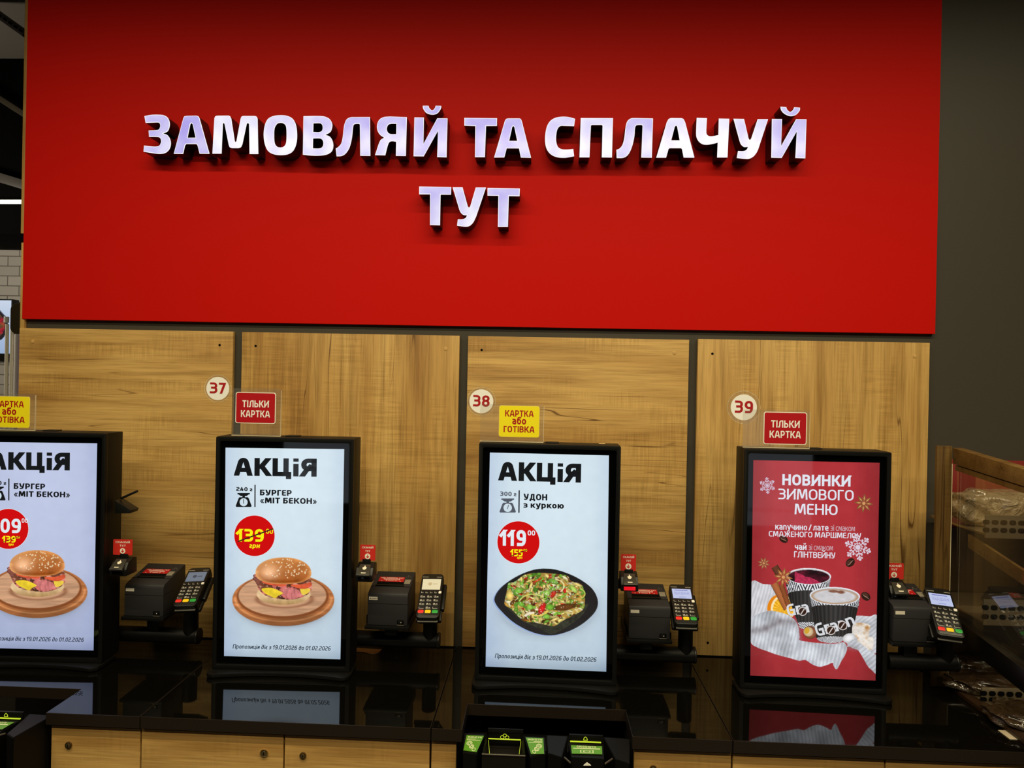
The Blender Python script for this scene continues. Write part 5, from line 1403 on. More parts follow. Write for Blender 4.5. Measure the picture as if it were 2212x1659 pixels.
def terminal(label, bot, top, yaw, screen, sc_rgb, text, Y1=1.945, Y2=2.072, roll=0.0):
    b = atY(*bot, Y1); tp = atY(*top, Y2)
    ey = (tp - b).normalized()
    ex0 = Vector((math.cos(yaw), math.sin(yaw), roll))
    ex = (ex0 - ey * ex0.dot(ey)).normalized(); ez = ex.cross(ey)
    M3 = frame(b, ex, ey, ez)
    t = thing('card_terminal', label, 'card terminal', b, group='card terminals beside the kiosks')
    t.rotation_euler = M3.to_euler()
    hw = TW / 2; L = (tp - b).length
    sc = L / .168
    prof = rrect(-hw, hw, 0, L, .010)
    MB().prism(prof, -TT, 0, lambda u, v, z: (u, v, z), .003).build('terminal_body', M_BLK, t)
    MB().prism(rrect(-hw + .0035, hw - .0035,   .004, L - .004, .006), .0, .0012, lambda u, v, z: (u, v, z), .0005).build('front_panel', mat('terminal_face', (24, 23, 21), .3), t)
    V = lambda v: v * L
    sm_ = MB().box(-hw * .82, hw * .82, V(.62), V(.86), .001, .0022)
    ps = []
    if text:
        ps = put(text, (-hw * .66, V(.715)), (hw * .66, V(.715)), .0095, .10)
        ps += stroke([(-hw * .6, V(.825)), (hw * .55, V(.825))], False, .003, .003, False) + stroke([(-hw * .3, V(.65)), (hw * .3, V(.65))], False, .0015, .0015, False)
    else:
        ps = disc(0, 0, .001) and [disc(-.004, V(.745), .006, 16)] + stroke([(.004, V(.745)), (.018, V(.745))], False, .003, .003, False)
    for p in ps:
        if area2(p) < 0: p = p[::-1]
        sm_.add([(u, v, .0024) for u, v in p], [list(range(len(p)))], 1)
    sm_.build('display', [screen, emis(sc_rgb)], t, smooth=False)
    MB().box(-hw * .9, -hw * .35, V(.905), V(.918), .0012, .0016).box(hw * .4, hw * .88, V(.905), V(.918), .0012, .0016).build('maker_marks', mat('mark_silver', (150, 146, 138), .4), t)
    # keys
    MK = mat('key_black', (30, 29, 28), .35)
    def key(cx, v, w, h, m, label_=None, outline=True, nm='key'):
        x0, x1, y0, y1 = cx - w / 2, cx + w / 2, V(v) - h / 2, V(v) + h / 2
        kb = MB().prism(rrect(x0, x1, y0, y1, min(w, h) * .3, 4), .0010, .0032, lambda u, vv, z: (u, vv, z), .0005)
        if outline:
            ln = stroke([(x0 + .001, y1 - .002), (x0 + .0008, y0 + .0008), (x1 - .001, y0 + .0008)], False, .0006, .0006, False)
            tx = []
            if label_:
                tx = put(label_, (x0 + w * .16, y0 + h * .26), (x0 + w * .16 + .0030 * max(1, len(label_) * .8), y0 + h * .26), h * .56, .2)
                tx += stroke([(x0 + w * .52, y0 + h * .45), (x0 + w * .85, y0 + h * .45)], False, .0010, .0010, False)
            for p in ln + tx:
                if area2(p) < 0: p = p[::-1]
                kb.add([(u, vv, .0034) for u, vv in p], [list(range(len(p)))], 1)
        return kb.build(nm, [m, M_KEYT], t)
    for i in range(4): key((-.70 + .40 * i) * hw, .55, .0085, .0075, MK, None, True, 'function_key')
    key(.86 * hw, .55, .0085, .0085, M_KEYT, None, False, 'menu_key')
    n = 1
    for r, v in enumerate((.453, .370, .287)):
        for c in range(3): key((-.60 + .60 * c) * hw, v, .0155, .0085, MK, str(n)); n += 1
    for c, s in enumerate((None, '0', None)): key((-.60 + .60 * c) * hw, .204, .0155, .0085, MK, s)
    for c, m, nm in ((0, M_KR, 'cancel_key'), (1, M_KY, 'clear_key'), (2, M_KG, 'enter_key')): key((-.62 + .62 * c) * hw, .118, .0170, .0110, m, None, False, nm)
    MB().box(-hw + .004, hw - .004, -.004, .006, -.019, -.015, .001).build('card_slot', mat('slot_grey', (74, 72, 66), .4), t)
    MB().box(-hw - .004, hw + .004, .01, L * .72, -TT - .012, -TT + .002, .004).build('holder_cradle', M_BLK, t)
    MB().box(hw - .001, hw + .010, L * .28, L * .86, -TT - .006, -TT + .010, .004).build('cradle_arm', M_BLK, t)
    return t, M3
def mount_arm(k, label, pbase, tend, post_x, post_top, ye=2.055):
    """tube from behind the kiosk out to the right, with printer tray and terminal post"""
    X, Y, a = KIOSKS[k]
    e = atY(*tend, ye); r = .0225; z = e.z
    base = Vector((X + .02, ye, CT))
    t = thing('mounting_arm', label, 'mounting arm', base, group='black mounting arms beside the kiosks')
    xs = X + (.206 if k == 39 else .02)
    MB().cyl((xs, ye, z), (e.x - .003, ye, z), r, n=36).build('arm_tube', M_BODY, t, base)
    MB().cyl((e.x - .004, ye, z), (e.x + .003, ye, z), r + .0015, n=36, bev=.0015).build('end_cap', M_BLK, t, base)
    zt = pbase.z - .0008
    MB().box(pbase.x - PW / 2 - .006, pbase.x + PW / 2 + .006, pbase.y - .008, pbase.y + PD + .004, zt - .010, zt, .002).box(
        pbase.x - PW / 2 - .008, pbase.x - PW / 2 - .0055, pbase.y + .02, pbase.y + PD, zt - .009, zt + .022, .0008).box(
        pbase.x + PW / 2 + .0055, pbase.x + PW / 2 + .008, pbase.y + .02, pbase.y + PD, zt - .009, zt + .012, .0008).build('printer_tray', M_BODY, t, base)
    MB().box(pbase.x - .018, pbase.x + .018, ye - .016, ye + .016, z + r - .006, zt - .009, .002).build('tray_neck', M_BLK, t, base)
    px = atY(*post_x, ye).x; ztop = atY(*post_top, ye).z
    MB().cyl((px, ye, z + .004), (px, ye, ztop), .0215, n=32, bev=.001).build('terminal_post', M_BODY, t, base)
    if k != 39: MB().box(X + .00, X + .05, ye - .02, ye + .02, CT, z + .03, .002).build('arm_bracket', M_BLK, t, base)
    return t
def scanner(label, card, face_c, lit, k, face_y=1.945, yaw=0.0):
    """card: pixel box of the red card; face_c: pixel of the scanner face centre"""
    a = atY(card[0], card[3], face_y); c = atY(card[2], card[1], face_y)
    f = atY(*face_c, face_y - .012)
    base = Vector((f.x, f.y + .02, f.z - .030))
    t = thing('barcode_scanner', label, 'barcode scanner', base, yaw, 'barcode scanners on the kiosk sides')
    b = base
    ey = Vector((0, .80, .60)); ex = Vector((1, 0, 0)); ez = ex.cross(ey)
    Mf = frame(Vector((0, -.020, .030)), ex, ey, ez)
    prof = [(-.026, -.014), (-.026, .004), (-.014, .024), (.012, .034), (.028, .030), (.030, -.014)]
    MB().prism(prof, -.0245, .0245, lambda u, v, x: (x, u, v + .012), .003).build('scanner_body', M_BLK, t)
    fc = MB().prism([(-.019, -.020), (.019, -.020), (.0155, .018), (-.0155, .018)], -.004, .0035, lambda u, v, z: tuple(Mf @ Vector((u, v, z))), .001)
    fc.build('scanner_face', mat('scanner_face', (58, 54, 46), .3), t)
    g = MB()
    em = [(0, .011), (.002, .006), (.0065, .002), (.004, -.003), (0, -.0055), (-.0045, -.003), (-.006, .003), (-.002, .005)]
    g.add([tuple(Mf @ Vector((u, v + .004, .0040))) for u, v in em], [list(range(len(em)))[::-1]])
    bt = [(-.006, -.0135), (.006, -.0135), (.007, -.0105), (-.007, -.0105)]
    g.add([tuple(Mf @ Vector((u, v, .0040))) for u, v in bt], [list(range(4))])
    g.build('emblem', mat('emblem_white', (238, 228, 205), .4), t, smooth=False)
    MB().box(-.016, .016, -.0275, -.0245, .0015, .0115, .0006).build('scan_window', emis((235, 20, 34), 1.0) if lit else M_GLASS, t)
    xk = KIOSKS[k][0] + .199 - b.x
    MB().box(min(xk, -.02), -.015, .004, .02, -.004, .022, .001).build('mounting_bracket', M_BLK, t)
    mb = MB()
    x0, x1, z0, z1 = a.x - b.x, c.x - b.x, a.z - b.z, c.z - b.z
    yk = face_y - b.y + .012
    mb.prism(rrect(x0, x1, z0, z1, .0025, 3), yk, yk + .0012, lambda u, v, y: (u, y, v))
    w, h = x1 - x0, z1 - z0
    tx = put('СКАНУЙ', (x0 + w * .13, z0 + h * .77), (x1 - w * .13, z0 + h * .77), h * .12, .2) + put('ТУТ', (x0 + w * .34, z0 + h * .545), (x1 - w * .34, z0 + h * .545), h * .12, .2)
    mb.polys(tx, yk - .0004, 1)
    cx, cz, rr = (x0 + x1) / 2, z0 + h * .27, h * .18
    mb.polys([disc(cx, cz, rr, 28)], yk - .0004, 1)
    ar = stroke([(cx, cz + rr * .62), (cx, cz - rr * .5)], False, rr * .26, rr * .26, False) + stroke([(cx - rr * .5, cz + rr * .02), (cx, cz - rr * .52), (cx + rr * .5, cz + rr * .02)], False, rr * .26, rr * .26, False)
    mb.polys([p if area2(p) > 0 else p[::-1] for p in ar], yk - .0008, 0)
    cd = mb.build('scan_here_card', [M_SIGNR, M_WHITE], t, smooth=False)
    MB().box(-.012, .012, yk - .001, yk + .003, .030, z0 + .004, .0005).build('card_clip', M_BLK, t)
    return t
p36, b36 = printer(36, 'receipt printer with blank pale sticker, right of the leftmost kiosk', (266.8, 1330), (353.3, 1332.6), False)
p37, b37 = printer(37, 'receipt printer with a printed code sticker, between kiosks 37 and 38', (792.3, 1349), (880.4, 1353), True)
p38, b38 = printer(38, 'receipt printer with blank pale sticker, right of the noodle kiosk', (1355.8, 1379), (1449.2, 1381.2), False)
p39, b39 = printer(39, 'receipt printer at the far right, half hidden behind a scanner', (1932, 1386), (2024, 1388.4), False, 0, 1.89)
mount_arm(36, 'black tubular arm holding printer and terminal right of the leftmost kiosk', b36, (429, 1374), (412, 1374), (414, 1306))
mount_arm(37, 'black tubular arm holding printer and terminal between kiosks 37 and 38', b37, (948, 1384), (929, 1384), (929, 1322))
mount_arm(38, 'black tubular arm holding printer and terminal right of the noodle kiosk', b38, (1500, 1415), (1480, 1415), (1480, 1340))
mount_arm(39, 'black tubular arm holding printer and terminal at the far right', b39, (2063, 1432), (2040, 1432), (2044, 1362), 1.93)
SCR_B = emis((196, 204, 238), .92); SCR_G = mat('lcd_off', (120, 130, 142), .2); SCR_Y = emis((238, 222, 176), .95)
terminal('card terminal with grey display painted as a dim glow, right of the leftmost kiosk', (397, 1309), (433, 1226), rad(2), emis((112, 122, 136), .9), (60, 66, 80), None)  # display itself is off; its grey tone is put in as emission
terminal('card terminal with warm yellow glowing display, left of the noodle kiosk', (922.5, 1334), (935.5, 1239.5), rad(0), SCR_Y, (205, 180, 130), None)
terminal('card terminal with pale blue display in front of oak panel edge, right of noodle kiosk', (1484, 1348), (1469, 1262), rad(-3), SCR_B, (120, 120, 190), 'ОЩАДБАНК')
terminal('card terminal with pale blue display beside the glass bakery case', (2056, 1375), (2024, 1270), rad(-6), SCR_B, (120, 120, 190), 'ОЩАДБАНК', 1.828, 1.945)
scanner('barcode scanner under a red card, right of the leftmost kiosk', (238.5, 1168, 281, 1200.5), (257, 1220), False, 36)
scanner('barcode scanner under a red card, right of kiosk 37', (775, 1179.5, 809, 1212.5), (787, 1232), False, 37)
scanner('barcode scanner glowing red below, right of the noodle kiosk', (1342, 1200, 1375.5, 1235), (1360, 1252), True, 38)
scanner('barcode scanner under a red card, right of the red menu kiosk', (1915, 1219.5, 1957.5, 1253), (1942, 1271), False, 39)
# bracket on the side of the leftmost kiosk
a = atY(261, 1077, 1.975); e = atY(297.5, 1060.5, 1.975)
t = thing('side_bracket', 'black forked bracket on the side of the leftmost kiosk', 'bracket', a)
MB().cyl(a, e, .0035, n=14, bev=.0008).build('bracket_rod', M_BLK, t, a)
MB().prism([(atY(x, y, 1.975).x, atY(x, y, 1.975).z) for x, y in ((259, 1078), (293.5, 1099), (291.5, 1105.5), (259, 1106))], 1.95, 1.99, lambda u, v, y: (u, y, v), .001).build('bracket_wedge', M_BLK, t, a)
# loose slip of paper
q = [atZ(x, y, CT + .0015) for x, y in ((740, 1397), (824.5, 1402.5), (818, 1409.5), (811, 1412.5), (803, 1413), (786, 1408.5), (770, 1407), (740, 1406))]
tag(MB().prism([(p.x, p.y) for p in q], CT + .0004, CT + .0014, lambda u, v, z: (u, v, z)).build('paper_slip', mat('kraft_paper', (236, 190, 140), .7)), 'pale brown slip of paper on the counter beside kiosk 37', 'paper slip')

# ------------------------------------------------------------------ cash machines in the counter cutouts
ZM = CT - .020
def cash_machine(label, dx):
    """coin unit and banknote unit side by side, black with green labels; dx shifts it along the counter"""
    S = lambda x, y, z=ZM: atZ(x, y, z)
    f = lambda x, y: 0
    ox = Vector((dx, 0, 0))
    x0, x1 = NL + .004, NR - .004
    yb = NB - .003; yf = S(1180, 1633).y
    base = Vector(((x0 + x1) / 2 + dx, yb, 0))
    t = thing('cash_machine', label, 'cash machine', base, group='cash machines set into the counter')
    MBLK = mat('machine_black', (7, 6, 5), .5, 0, .2); MFR = mat('machine_front', (17, 14, 11), .55, 0, .2)
    sh = lambda v: (v[0] + dx, v[1], v[2])
    def build(mb, nm, m, par=t, smooth=True):
        mb.v = [sh(v) for v in mb.v]; return mb.build(nm, m, par, base, smooth)
    # tall housing standing on the floor inside the cutout
    build(MB().box(x0, x1, YC + .012, yb, .02, ZM - .095, .003), 'machine_housing', MBLK)
    # raised rear hood below the counter edge
    build(MB().box(x0, x1, S(1180, 1578).y, yb, ZM - .10, ZM - .050, .003), 'rear_hood', MBLK)
    def col(xa, xb, ya, yb_, y_front, zf, nm, mt):
        """a column whose top is a quad given in pixels (back-left, back-right, front-right, front-left)"""
    def block(quad, nm, m, depth=.55, z=ZM):
        P = [S(*p, z) for p in quad]
        mb = MB(); vs = [(p.x, p.y, p.z) for p in P] + [(p.x, p.y, .04) for p in P]
        mb.add(vs, [[3, 2, 1, 0], [4, 5, 6, 7]] + [[i, (i + 1) % 4, (i + 1) % 4 + 4, i + 4] for i in range(4)])
        b = bmesh.new(); bv = [b.verts.new(v) for v in mb.v]
        for fc in mb.f: b.faces.new([bv[i] for i in fc])
        bmesh.ops.recalc_face_normals(b, faces=b.faces[:]); bmesh.ops.bevel(b, geom=b.edges[:], offset=.0015, segments=2, affect='EDGES')
        m2 = MB().bm(b); return build(m2, nm, m)
    block([(1003, 1583), (1047, 1585), (1029, 1630), (1000, 1626)], 'side_block', MBLK)
    block([(1132, 1590), (1177, 1592), (1178, 1629), (1146, 1635)], 'side_block', MBLK)
    block([(1181, 1588), (1226, 1590), (1213, 1636), (1184, 1627)], 'side_block', MBLK)
    block([(1304, 1592), (1360, 1596), (1360, 1650), (1330, 1640)], 'side_block', MBLK)
    # coin tray: deep recess with sloping walls
    tr = MB()
    A = [S(1052, 1582, ZM + .004), S(1131, 1584, ZM + .004), S(1135, 1633, ZM), S(1041, 1629, ZM)]
    B = [S(1058, 1596, ZM - .03), S(1124, 1598, ZM - .03), S(1122, 1632, ZM - .03), S(1055, 1630, ZM - .03)]
    vs = [tuple(p) for p in A + B]
    tr.add(vs, [[4, 5, 6, 7], [0, 1, 5, 4], [1, 2, 6, 5], [2, 3, 7, 6], [3, 0, 4, 7]])
    tr.add([tuple(p) for p in A[2:]] + [(A[2].x, A[2].y, .05), (A[3].x, A[3].y, .05)], [[1, 0, 2, 3]])
    ct = build(tr, 'coin_tray', MFR, t, False)
    lip = MB(); lip.cyl(A[3], A[2], .0018, n=12); build(lip, 'tray_lip', mat('edge_grey', (70, 62, 50), .4), ct)
    LG = emis((206, 226, 50), .95, False)
    a, b = S(1055, 1595, ZM - .002), S(1125, 1597.5, ZM - .002)
    g = MB(); g.box(a.x, b.x, a.y - .001, a.y + .001, ZM - .0036, ZM - .0014, .0004)
    for (xa, ya, xb_, yb_) in ((1055, 1599, 1057.5, 1628), (1125, 1601, 1121.5, 1629)):
        p0, p1 = S(xa, ya, ZM - .012), S(xb_, yb_, ZM - .012); bar(g, p0, p1, .0008, .0012)
    build(g, 'coin_light', LG)
    g = MB(); zz = ZM + .001
    def ring(mb, px, py, r, z, w=.0009):
        c = S(px, py, z)
        pts = [(c.x + r * math.cos(2 * math.pi * i / 20), c.y + .62 * r * math.sin(2 * math.pi * i / 20)) for i in range(20)]
        for p in stroke(pts, True, w, w):
            mb.add([(u, v, z) for u, v in (p if area2(p) > 0 else p[::-1])], [[0, 1, 2, 3]])
    # coin mark stands on the hood's front wall
    c0 = S(1090, 1590, ZM)
    yw = c0.y + .010
    bp = MB().box(S(1053, 1590, ZM).x, S(1130, 1590, ZM).x, yw, yw + .004, ZM - .03, ZM + .012, .001); build(bp, 'coin_hood', MBLK)
    for i, (px, py) in enumerate(((1090.5, 1588.5), (1085, 1592), (1095.5, 1592.5))):
        cc = atY(px, py, yw); r = .0045
        pts = [(cc.x + r * math.cos(2 * math.pi * k / 18), cc.z + r * .8 * math.sin(2 * math.pi * k / 18)) for k in range(18)]
        for p in stroke(pts, True, .0011, .0011): g.polys([p if area2(p) > 0 else p[::-1]], yw - .0006)
    build(g, 'coin_mark', LG, t, False)
    # green labels
    def label_quad(quad, nm, lines, marks, z=ZM + .0022):
        P = [S(*p, z) for p in quad]             # tl, tr, br, bl
        mb = MB(); mb.add([tuple(p) for p in P] + [(p.x, p.y, p.z - .0006) for p in P], [[3, 2, 1, 0], [0, 1, 5, 4], [1, 2, 6, 5], [2, 3, 7, 6], [3, 0, 4, 7]])
        def m(u, v):
            a = P[3].lerp(P[2], u); b_ = P[0].lerp(P[1], u); p = a.lerp(b_, v); return (p.x, p.y, z + .0004)
        W_ = (P[1] - P[0]).length
        for st, u0, u1, v0, cap in lines:
            ps, wd = text_polys(st, .2) if st else ([[(0, 0), (1, 0), (1, 1), (0, 1)]], 1)
            for p in ps:
                if area2(p) < 0: p = p[::-1]
                mb.add([m(u0 + (u1 - u0) * a / wd, v0 + cap * b_) for a, b_ in p], [list(range(len(p)))], 1)
        for pth, cl, w in marks:
            for p in stroke(pth, cl, w, w, False):
                if area2(p) < 0: p = p[::-1]
                mb.add([m(*q) for q in p], [list(range(4))], 1)
        build(mb, nm, [M_GRN, M_GRNW], t, False)
    cr = lambda cx, cy, r: ([(cx + r * math.cos(2 * math.pi * i / 18), cy + r * .75 * math.sin(2 * math.pi * i / 18)) for i in range(18)], True, .035)
    label_quad([(1008, 1588), (1045.5, 1589.6), (1029.5, 1624.5), (1001, 1620.5)], 'coin_label', [('МОНЕТИ', .10, .92, .82, .11), (None, .08, .6, .735, .03), (None, .08, .9, .67, .03)], [cr(.30, .47, .17), cr(.30, .47, .09), cr(.50, .28, .15), cr(.50, .28, .08), cr(.72, .12, .12)])
    label_quad([(1135.8, 1593), (1173.6, 1594.6), (1175.4, 1628.2), (1147, 1628.6)], 'coin_label', [('МОНЕТИ', .08, .92, .82, .11), (None, .40, .92, .735, .03), (None, .10, .92, .67, .03)], [cr(.70, .47, .17), cr(.70, .47, .09), cr(.50, .28, .15), cr(.50, .28, .08), cr(.28, .12, .12)])
    # banknote unit
    block([(1228, 1604), (1303, 1608), (1305, 1640), (1235, 1636)], 'note_block', MBLK, z=ZM - .004)
    label_quad([(1233.4, 1609.5), (1300.2, 1612), (1301, 1629.2), (1235.2, 1627.4)], 'banknote_label', [('БАНКНОТИ', .18, .80, .72, .24), (None, .06, .94, .56, .10)], [([(.30, .08), (.30, .42), (.70, .42), (.70, .08)], True, .03), ([(.40, .16), (.40, .33), (.60, .33), (.60, .16)], True, .03)], ZM - .0015)
    yw2 = S(1265, 1601, ZM).y + .004
    bp = MB().box(S(1229, 1597, ZM).x, S(1302, 1597, ZM).x, yw2, yw2 + .006, ZM - .03, ZM + .012, .001); build(bp, 'note_hood', MBLK)
    a, b = atY(1231.5, 1601, yw2 - .001), atY(1298.5, 1604, yw2 - .001)
    build(MB().box(a.x, b.x, yw2 - .003, yw2 + .001, (a.z + b.z) / 2 - .0011, (a.z + b.z) / 2 + .0011, .0004), 'note_light', LG)
    g = MB()
    def wl(x, y): p = atY(x, y, yw2); return (p.x, p.z)
    for pth, cl in (([wl(1260.5, 1599), wl(1261.5, 1594), wl(1264.5, 1591.5), wl(1267.5, 1594), wl(1269, 1599)], False), ([wl(1260, 1598.4), wl(1269.5, 1598.8)], False)):
        for p in stroke(pth, cl, .0014, .0014, False): g.polys([p if area2(p) > 0 else p[::-1]], yw2 - .0006)
    build(g, 'note_mark', LG, t, False)
    pf = S(1268, 1640, ZM - .004).y - .0012
    w_ = lambda x, y: (atY(x, y, pf).x, atY(x, y, pf).z)
    build(MB().prism([w_(1260.5, 1652.5), w_(1268, 1646.5), w_(1276.5, 1652.5)], pf - .003, pf, lambda u, v, y: (u, y, v)), 'white_arrow', M_WHITE)
    for (xa, ya, xb, yb2) in ((1219, 1636, 1232, 1648), (1307, 1650, 1323, 1639)):
        p, q_ = S(xa, ya, ZM - .002), S(xb, yb2, ZM - .002)
        mb = MB(); bar(mb, p, q_, .003, .003); build(mb, 'funnel_edge', mat('edge_grey', (70, 62, 50), .4))
    return t
cash_machine('cash machine with green labels in the middle counter cutout', 0.0)
cash_machine('partly seen cash machine with green banknote label at the bottom left', LR - NR)

# ------------------------------------------------------------------ bakery case on the right
XB = 1.177
def xp(px, py): p = atX(px, py, XB); return (p.y, p.z)
t = thing('bakery_case', 'wood framed glass bakery case at the right edge', 'bakery case', (XB, 2.0, CT))
bs = t.location
def xprism(pts, x0, x1, nm, m, par=t, bev=.001):
    return MB().prism([xp(*p) for p in pts], x0, x1, lambda u, v, x: (x, u, v), bev).build(nm, m, par, bs)
YBK = YW - .004
ptop = xp(2057.5, 966.8); pfront = xp(2260, 1028)
# back post (its face is seen) and sloping top rail
pz0 = CT + .002
a0 = atY(2025, 963.4, ptop[0]); 
MB().box(atY(2024.5, 963, ptop[0]).x, XB + .0, ptop[0], ptop[0] + .009, pz0, ptop[1] + .004, .0015).build('back_post', WB, t, bs)
xprism([(2057.5, 967), (2290, 1037.4), (2290, 1076), (2058.4, 1002)], XB, XB + .03, 'top_rail', WB2)
xprism([(2060, 1005), (2290, 1079), (2290, 1093), (2060, 1016)], XB + .004, XB + .02, 'glazing_bead', WB2)
xprism([(2056, 1330), (2290, 1505), (2290, 1560), (2120, 1424), (2056, 1374)], XB, XB + .03, 'lower_rail', mat('case_black', (10, 9, 8), .3))
MB().box(XB, XB + .03, 1.62, YBK - .012, CT + .0005, CT + .012, .001).build('bottom_rail', mat('case_brown', (46, 30, 18), .35), t, bs)
# glass on the side
g = MB().prism([xp(*p) for p in ((2058.5, 1010), (2288, 1085), (2288, 1510), (2057, 1336))], XB + .012, XB + .016, lambda u, v, x: (x, u, v)).build('side_glass', acrylic('case_glass', .008, 2.4), t, bs)
MB().box(XB - .0008, XB + .0008, ptop[0] - .002, ptop[0] + .000, pz0, xp(2058.4, 1002)[1], .0005).build('glass_edge', M_EDGE, t, bs)
# back, shelves with slotted lips
XBE = 2.55
zm = atY(2130, 1150, 2.1).z
MB().box(1.246, XBE, YBK - .01, YBK, zm, ptop[1] - .05, .001).build('back_panel', mat('case_back_red', (120, 28, 22), .5), t, bs)
MB().box(1.246, XBE, YBK - .01, YBK, CT + .0005, zm - .001, .001).build('lower_back_panel', mat('case_back_brown', (70, 54, 34), .5), t, bs)
MB().box(XB + .1, XBE, ptop[0] - .34, ptop[0] - .30, CT + .7, CT + .705).build('shelf_bracket', M_BLK, t, bs)
M_SHELF = mat('shelf_steel', (160, 142, 112), .38, .75, .5, .1, 300)
def shelf(yf, zt_px, z, lip, nslot_x0, pitch):
    """tray from the back panel to depth yf, with a raised front lip with two rows of slots"""
    mb = MB().box(XB + .03, XBE, yf, YP - .003, z - .006, z, .001)
    sh = mb.build('shelf', M_SHELF, t, bs)
    lp = MB().box(XB + .03, XBE, yf - .004, yf, z - .012, z + lip, .0008).build('shelf_lip', M_SHELF, sh, bs)
    n = 0; x = nslot_x0
    while x < XBE - .1 and n < 16:
        for r in (0, 1):
            zc = z + lip * (.62 - .42 * r)
            MB().prism(rrect(x, x + pitch * .78, zc - .0065, zc + .0065, .006, 4), yf - .0052, yf - .0038, lambda u, v, y: (u, y, v)).build('slot', M_HOLE, lp, bs)
        x += pitch; n += 1
Y1 = 1.90
z1 = atY(2130, 1152, Y1).z
pt_ = atY(2139, 1114, Y1).x - atY(2120, 1114, Y1).x
shelf(Y1, 0, z1, .050, atY(2121, 1114, Y1).x, pt_)
z2 = atY(2130, 1340, Y1).z
shelf(Y1, 0, z2, .058, atY(2119, 1300, Y1).x, pt_)
z3 = CT + .008
shelf(Y1, 0, z3, .040, atY(2115, 1482, Y1).x, pt_)
xprism([(2064, 1153), (2290, 1306), (2290, 1340), (2064, 1182)], XB + .034, XB + .044, 'inner_diagonal', WB2)  # oak-toned diagonal strip behind the side glass
# wrapped loaves
def film(nm='film', c1=(24, 15, 8), c2=(74, 56, 36)):
    if nm in _mc: return _mc[nm]
    m = bpy.data.materials.new('clear_film'); m.use_nodes = True
    nt = m.node_tree; b = nt.nodes['Principled BSDF']
    n = nt.nodes.new('ShaderNodeTexNoise'); n.inputs['Scale'].default_value = 22; n.inputs['Detail'].default_value = 4; n.inputs['Distortion'].default_value = 2.2
    tc = nt.nodes.new('ShaderNodeTexCoord'); nt.links.new(tc.outputs['Object'], n.inputs['Vector'])
    bp = nt.nodes.new('ShaderNodeBump'); bp.inputs['Strength'].default_value = .8; bp.inputs['Distance'].default_value = .02
    nt.links.new(n.outputs['Fac'], bp.inputs['Height']); nt.links.new(bp.outputs[0], b.inputs['Normal'])
    r = nt.nodes.new('ShaderNodeValToRGB'); r.color_ramp.elements[0].color = (*L3(c1), 1); r.color_ramp.elements[1].color = (*L3(c2), 1)
    nt.links.new(n.outputs['Fac'], r.inputs[0]); nt.links.new(r.outputs[0], b.inputs['Base Color'])
    b.inputs['Roughness'].default_value = .10; b.inputs['Coat Weight'].default_value = 1.0; b.inputs['Coat Roughness'].default_value = .05
    _mc[nm] = m; return m
def loaf(label, c, sx, sy, sz, seed, mt):
    b = bmesh.new(); bmesh.ops.create_icosphere(b, subdivisions=4, radius=1)
    rs = random.Random(seed); ph = [rs.uniform(0, 6) for _ in range(6)]
    for v in b.verts:
        x, y, z = v.co
        n = .10 * math.sin(5 * x + ph[0]) * math.sin(4 * y + ph[1]) + .07 * math.sin(9 * x + 7 * z + ph[2]) + .05 * math.sin(13 * y + 8 * x + ph[3])
        s = (1 + n)
        e = 0.75
        f = lambda q: math.copysign(abs(q) ** e, q)
        v.co = Vector((f(x) * sx * s, f(y) * sy * s, max(-1, f(z) * s) * sz + sz))
    o = MB().bm(b).build('wrapped_loaf', mt, None, ang=80)
    o.location = c
    tag(o, label, 'wrapped bread', 'wrapped loaves in the bakery case')
    return o
loaf('loaf in clear film on the top shelf of the bakery case', (atY(2148, 1100, 2.02).x, 2.02, z1 + .001), .118, .062, .050, 1, film('film_pale', (96, 76, 50), (196, 176, 140)))
loaf('dark loaf in shiny film at the back of the lowest bakery shelf', (atY(2125, 1430, 2.10).x, 2.10, z3 + .0005), .12, .040, .022, 3, film())
loaf('flat dark loaf in shiny film just behind the slotted lip of the lowest shelf', (atY(2140, 1460, 1.98).x + .01, 1.98, z3 + .0005), .13, .062, .020, 5, film())
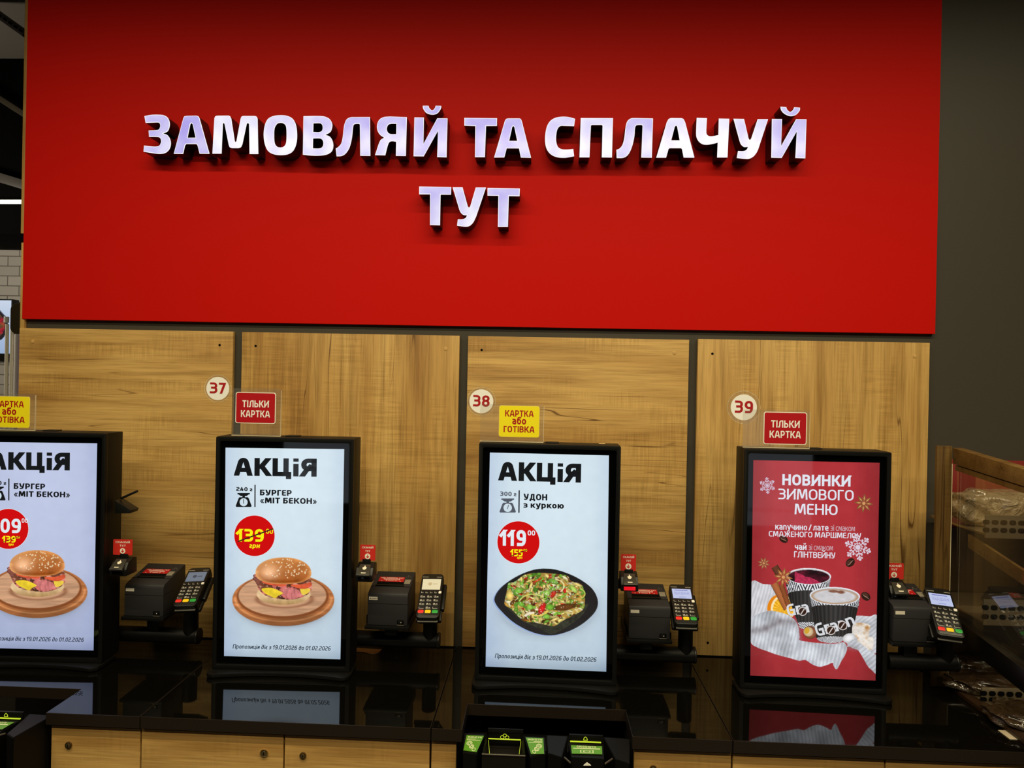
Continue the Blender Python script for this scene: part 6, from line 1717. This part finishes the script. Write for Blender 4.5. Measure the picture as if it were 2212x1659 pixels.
loaf('bagged bread in front of the slotted lip at the right edge', (atZ(2200, 1560, CT).x + .02, 1.80, CT + .001), .10, .075, .020, 8, film())
o = MB().box(-.03, .03, -.022, .022, 0, .0012, .0004).build('bread_tag', mat('tag_paper', (190, 176, 150), .6)); o.location = (atY(2190, 1560, 1.745).x, 1.735, CT + .0005)
tag(o, 'white paper tag lying before the bagged bread at the right edge', 'paper tag')

# ------------------------------------------------------------------ lit poster displays across the aisle (seen mirrored in the screens)
def poster(label, x0, x1, z0, z1, Y):
    t = thing('poster_display', label, 'poster display', ((x0 + x1) / 2, Y, 0), group='lit posters across the aisle')
    MB().box(x0 - .02, x1 + .02, Y - .06, Y, 0.0, z1 + .02, .003).build('display_frame', M_BLK, t, t.location)
    mb = MB(); mb.add([(x0, Y + .001, z0), (x1, Y + .001, z0), (x1, Y + .001, z1), (x0, Y + .001, z1)], [[3, 2, 1, 0]])
    mats = [emis((206, 216, 226), .9, False), emis((60, 66, 74), .9, False)]
    for p in put('Пропозиція діє з 19.01.2026 до 01.02.2026', (x0 + .05, z0 + .12), (x1 - .05, z0 + .12), .035, .15, .2):
        if area2(p) < 0: p = p[::-1]
        mb.add([(x0 + x1 - u, Y + .0016, v) for u, v in p], [list(range(len(p)))], 1)
    mb.build('display_panel', mats, t, t.location, smooth=False)
YPO = -2.3
def mirrored(k, px, py):
    """the point at depth YPO that shows at this photo pixel in the glass of kiosk k"""
    X, Y, a = KIOSKS[k]; n = np.array([-math.sin(a), math.cos(a), 0]); d = ray(px, py); o = np.array([0, 0, EYE])
    t = ((np.array([X, Y, CT]) - o) @ n) / (d @ n); h = o + d * t; r = d - 2 * (d @ n) * n
    q = (YPO - h[1]) / r[1]
    return h + r * q
for k, lb, (x0, y0, x1, y1) in ((37, 'bright white poster display across the aisle, mirrored in kiosk 37', (611, 880, 757, 1084)), (39, 'bright white poster display across the aisle, mirrored in the red menu kiosk', (1560, 900, 1757, 1132))):
    A, B = mirrored(k, x0, y1), mirrored(k, x1, y0)
    poster(lb, min(A[0], B[0]), max(A[0], B[0]), A[2], B[2], YPO)
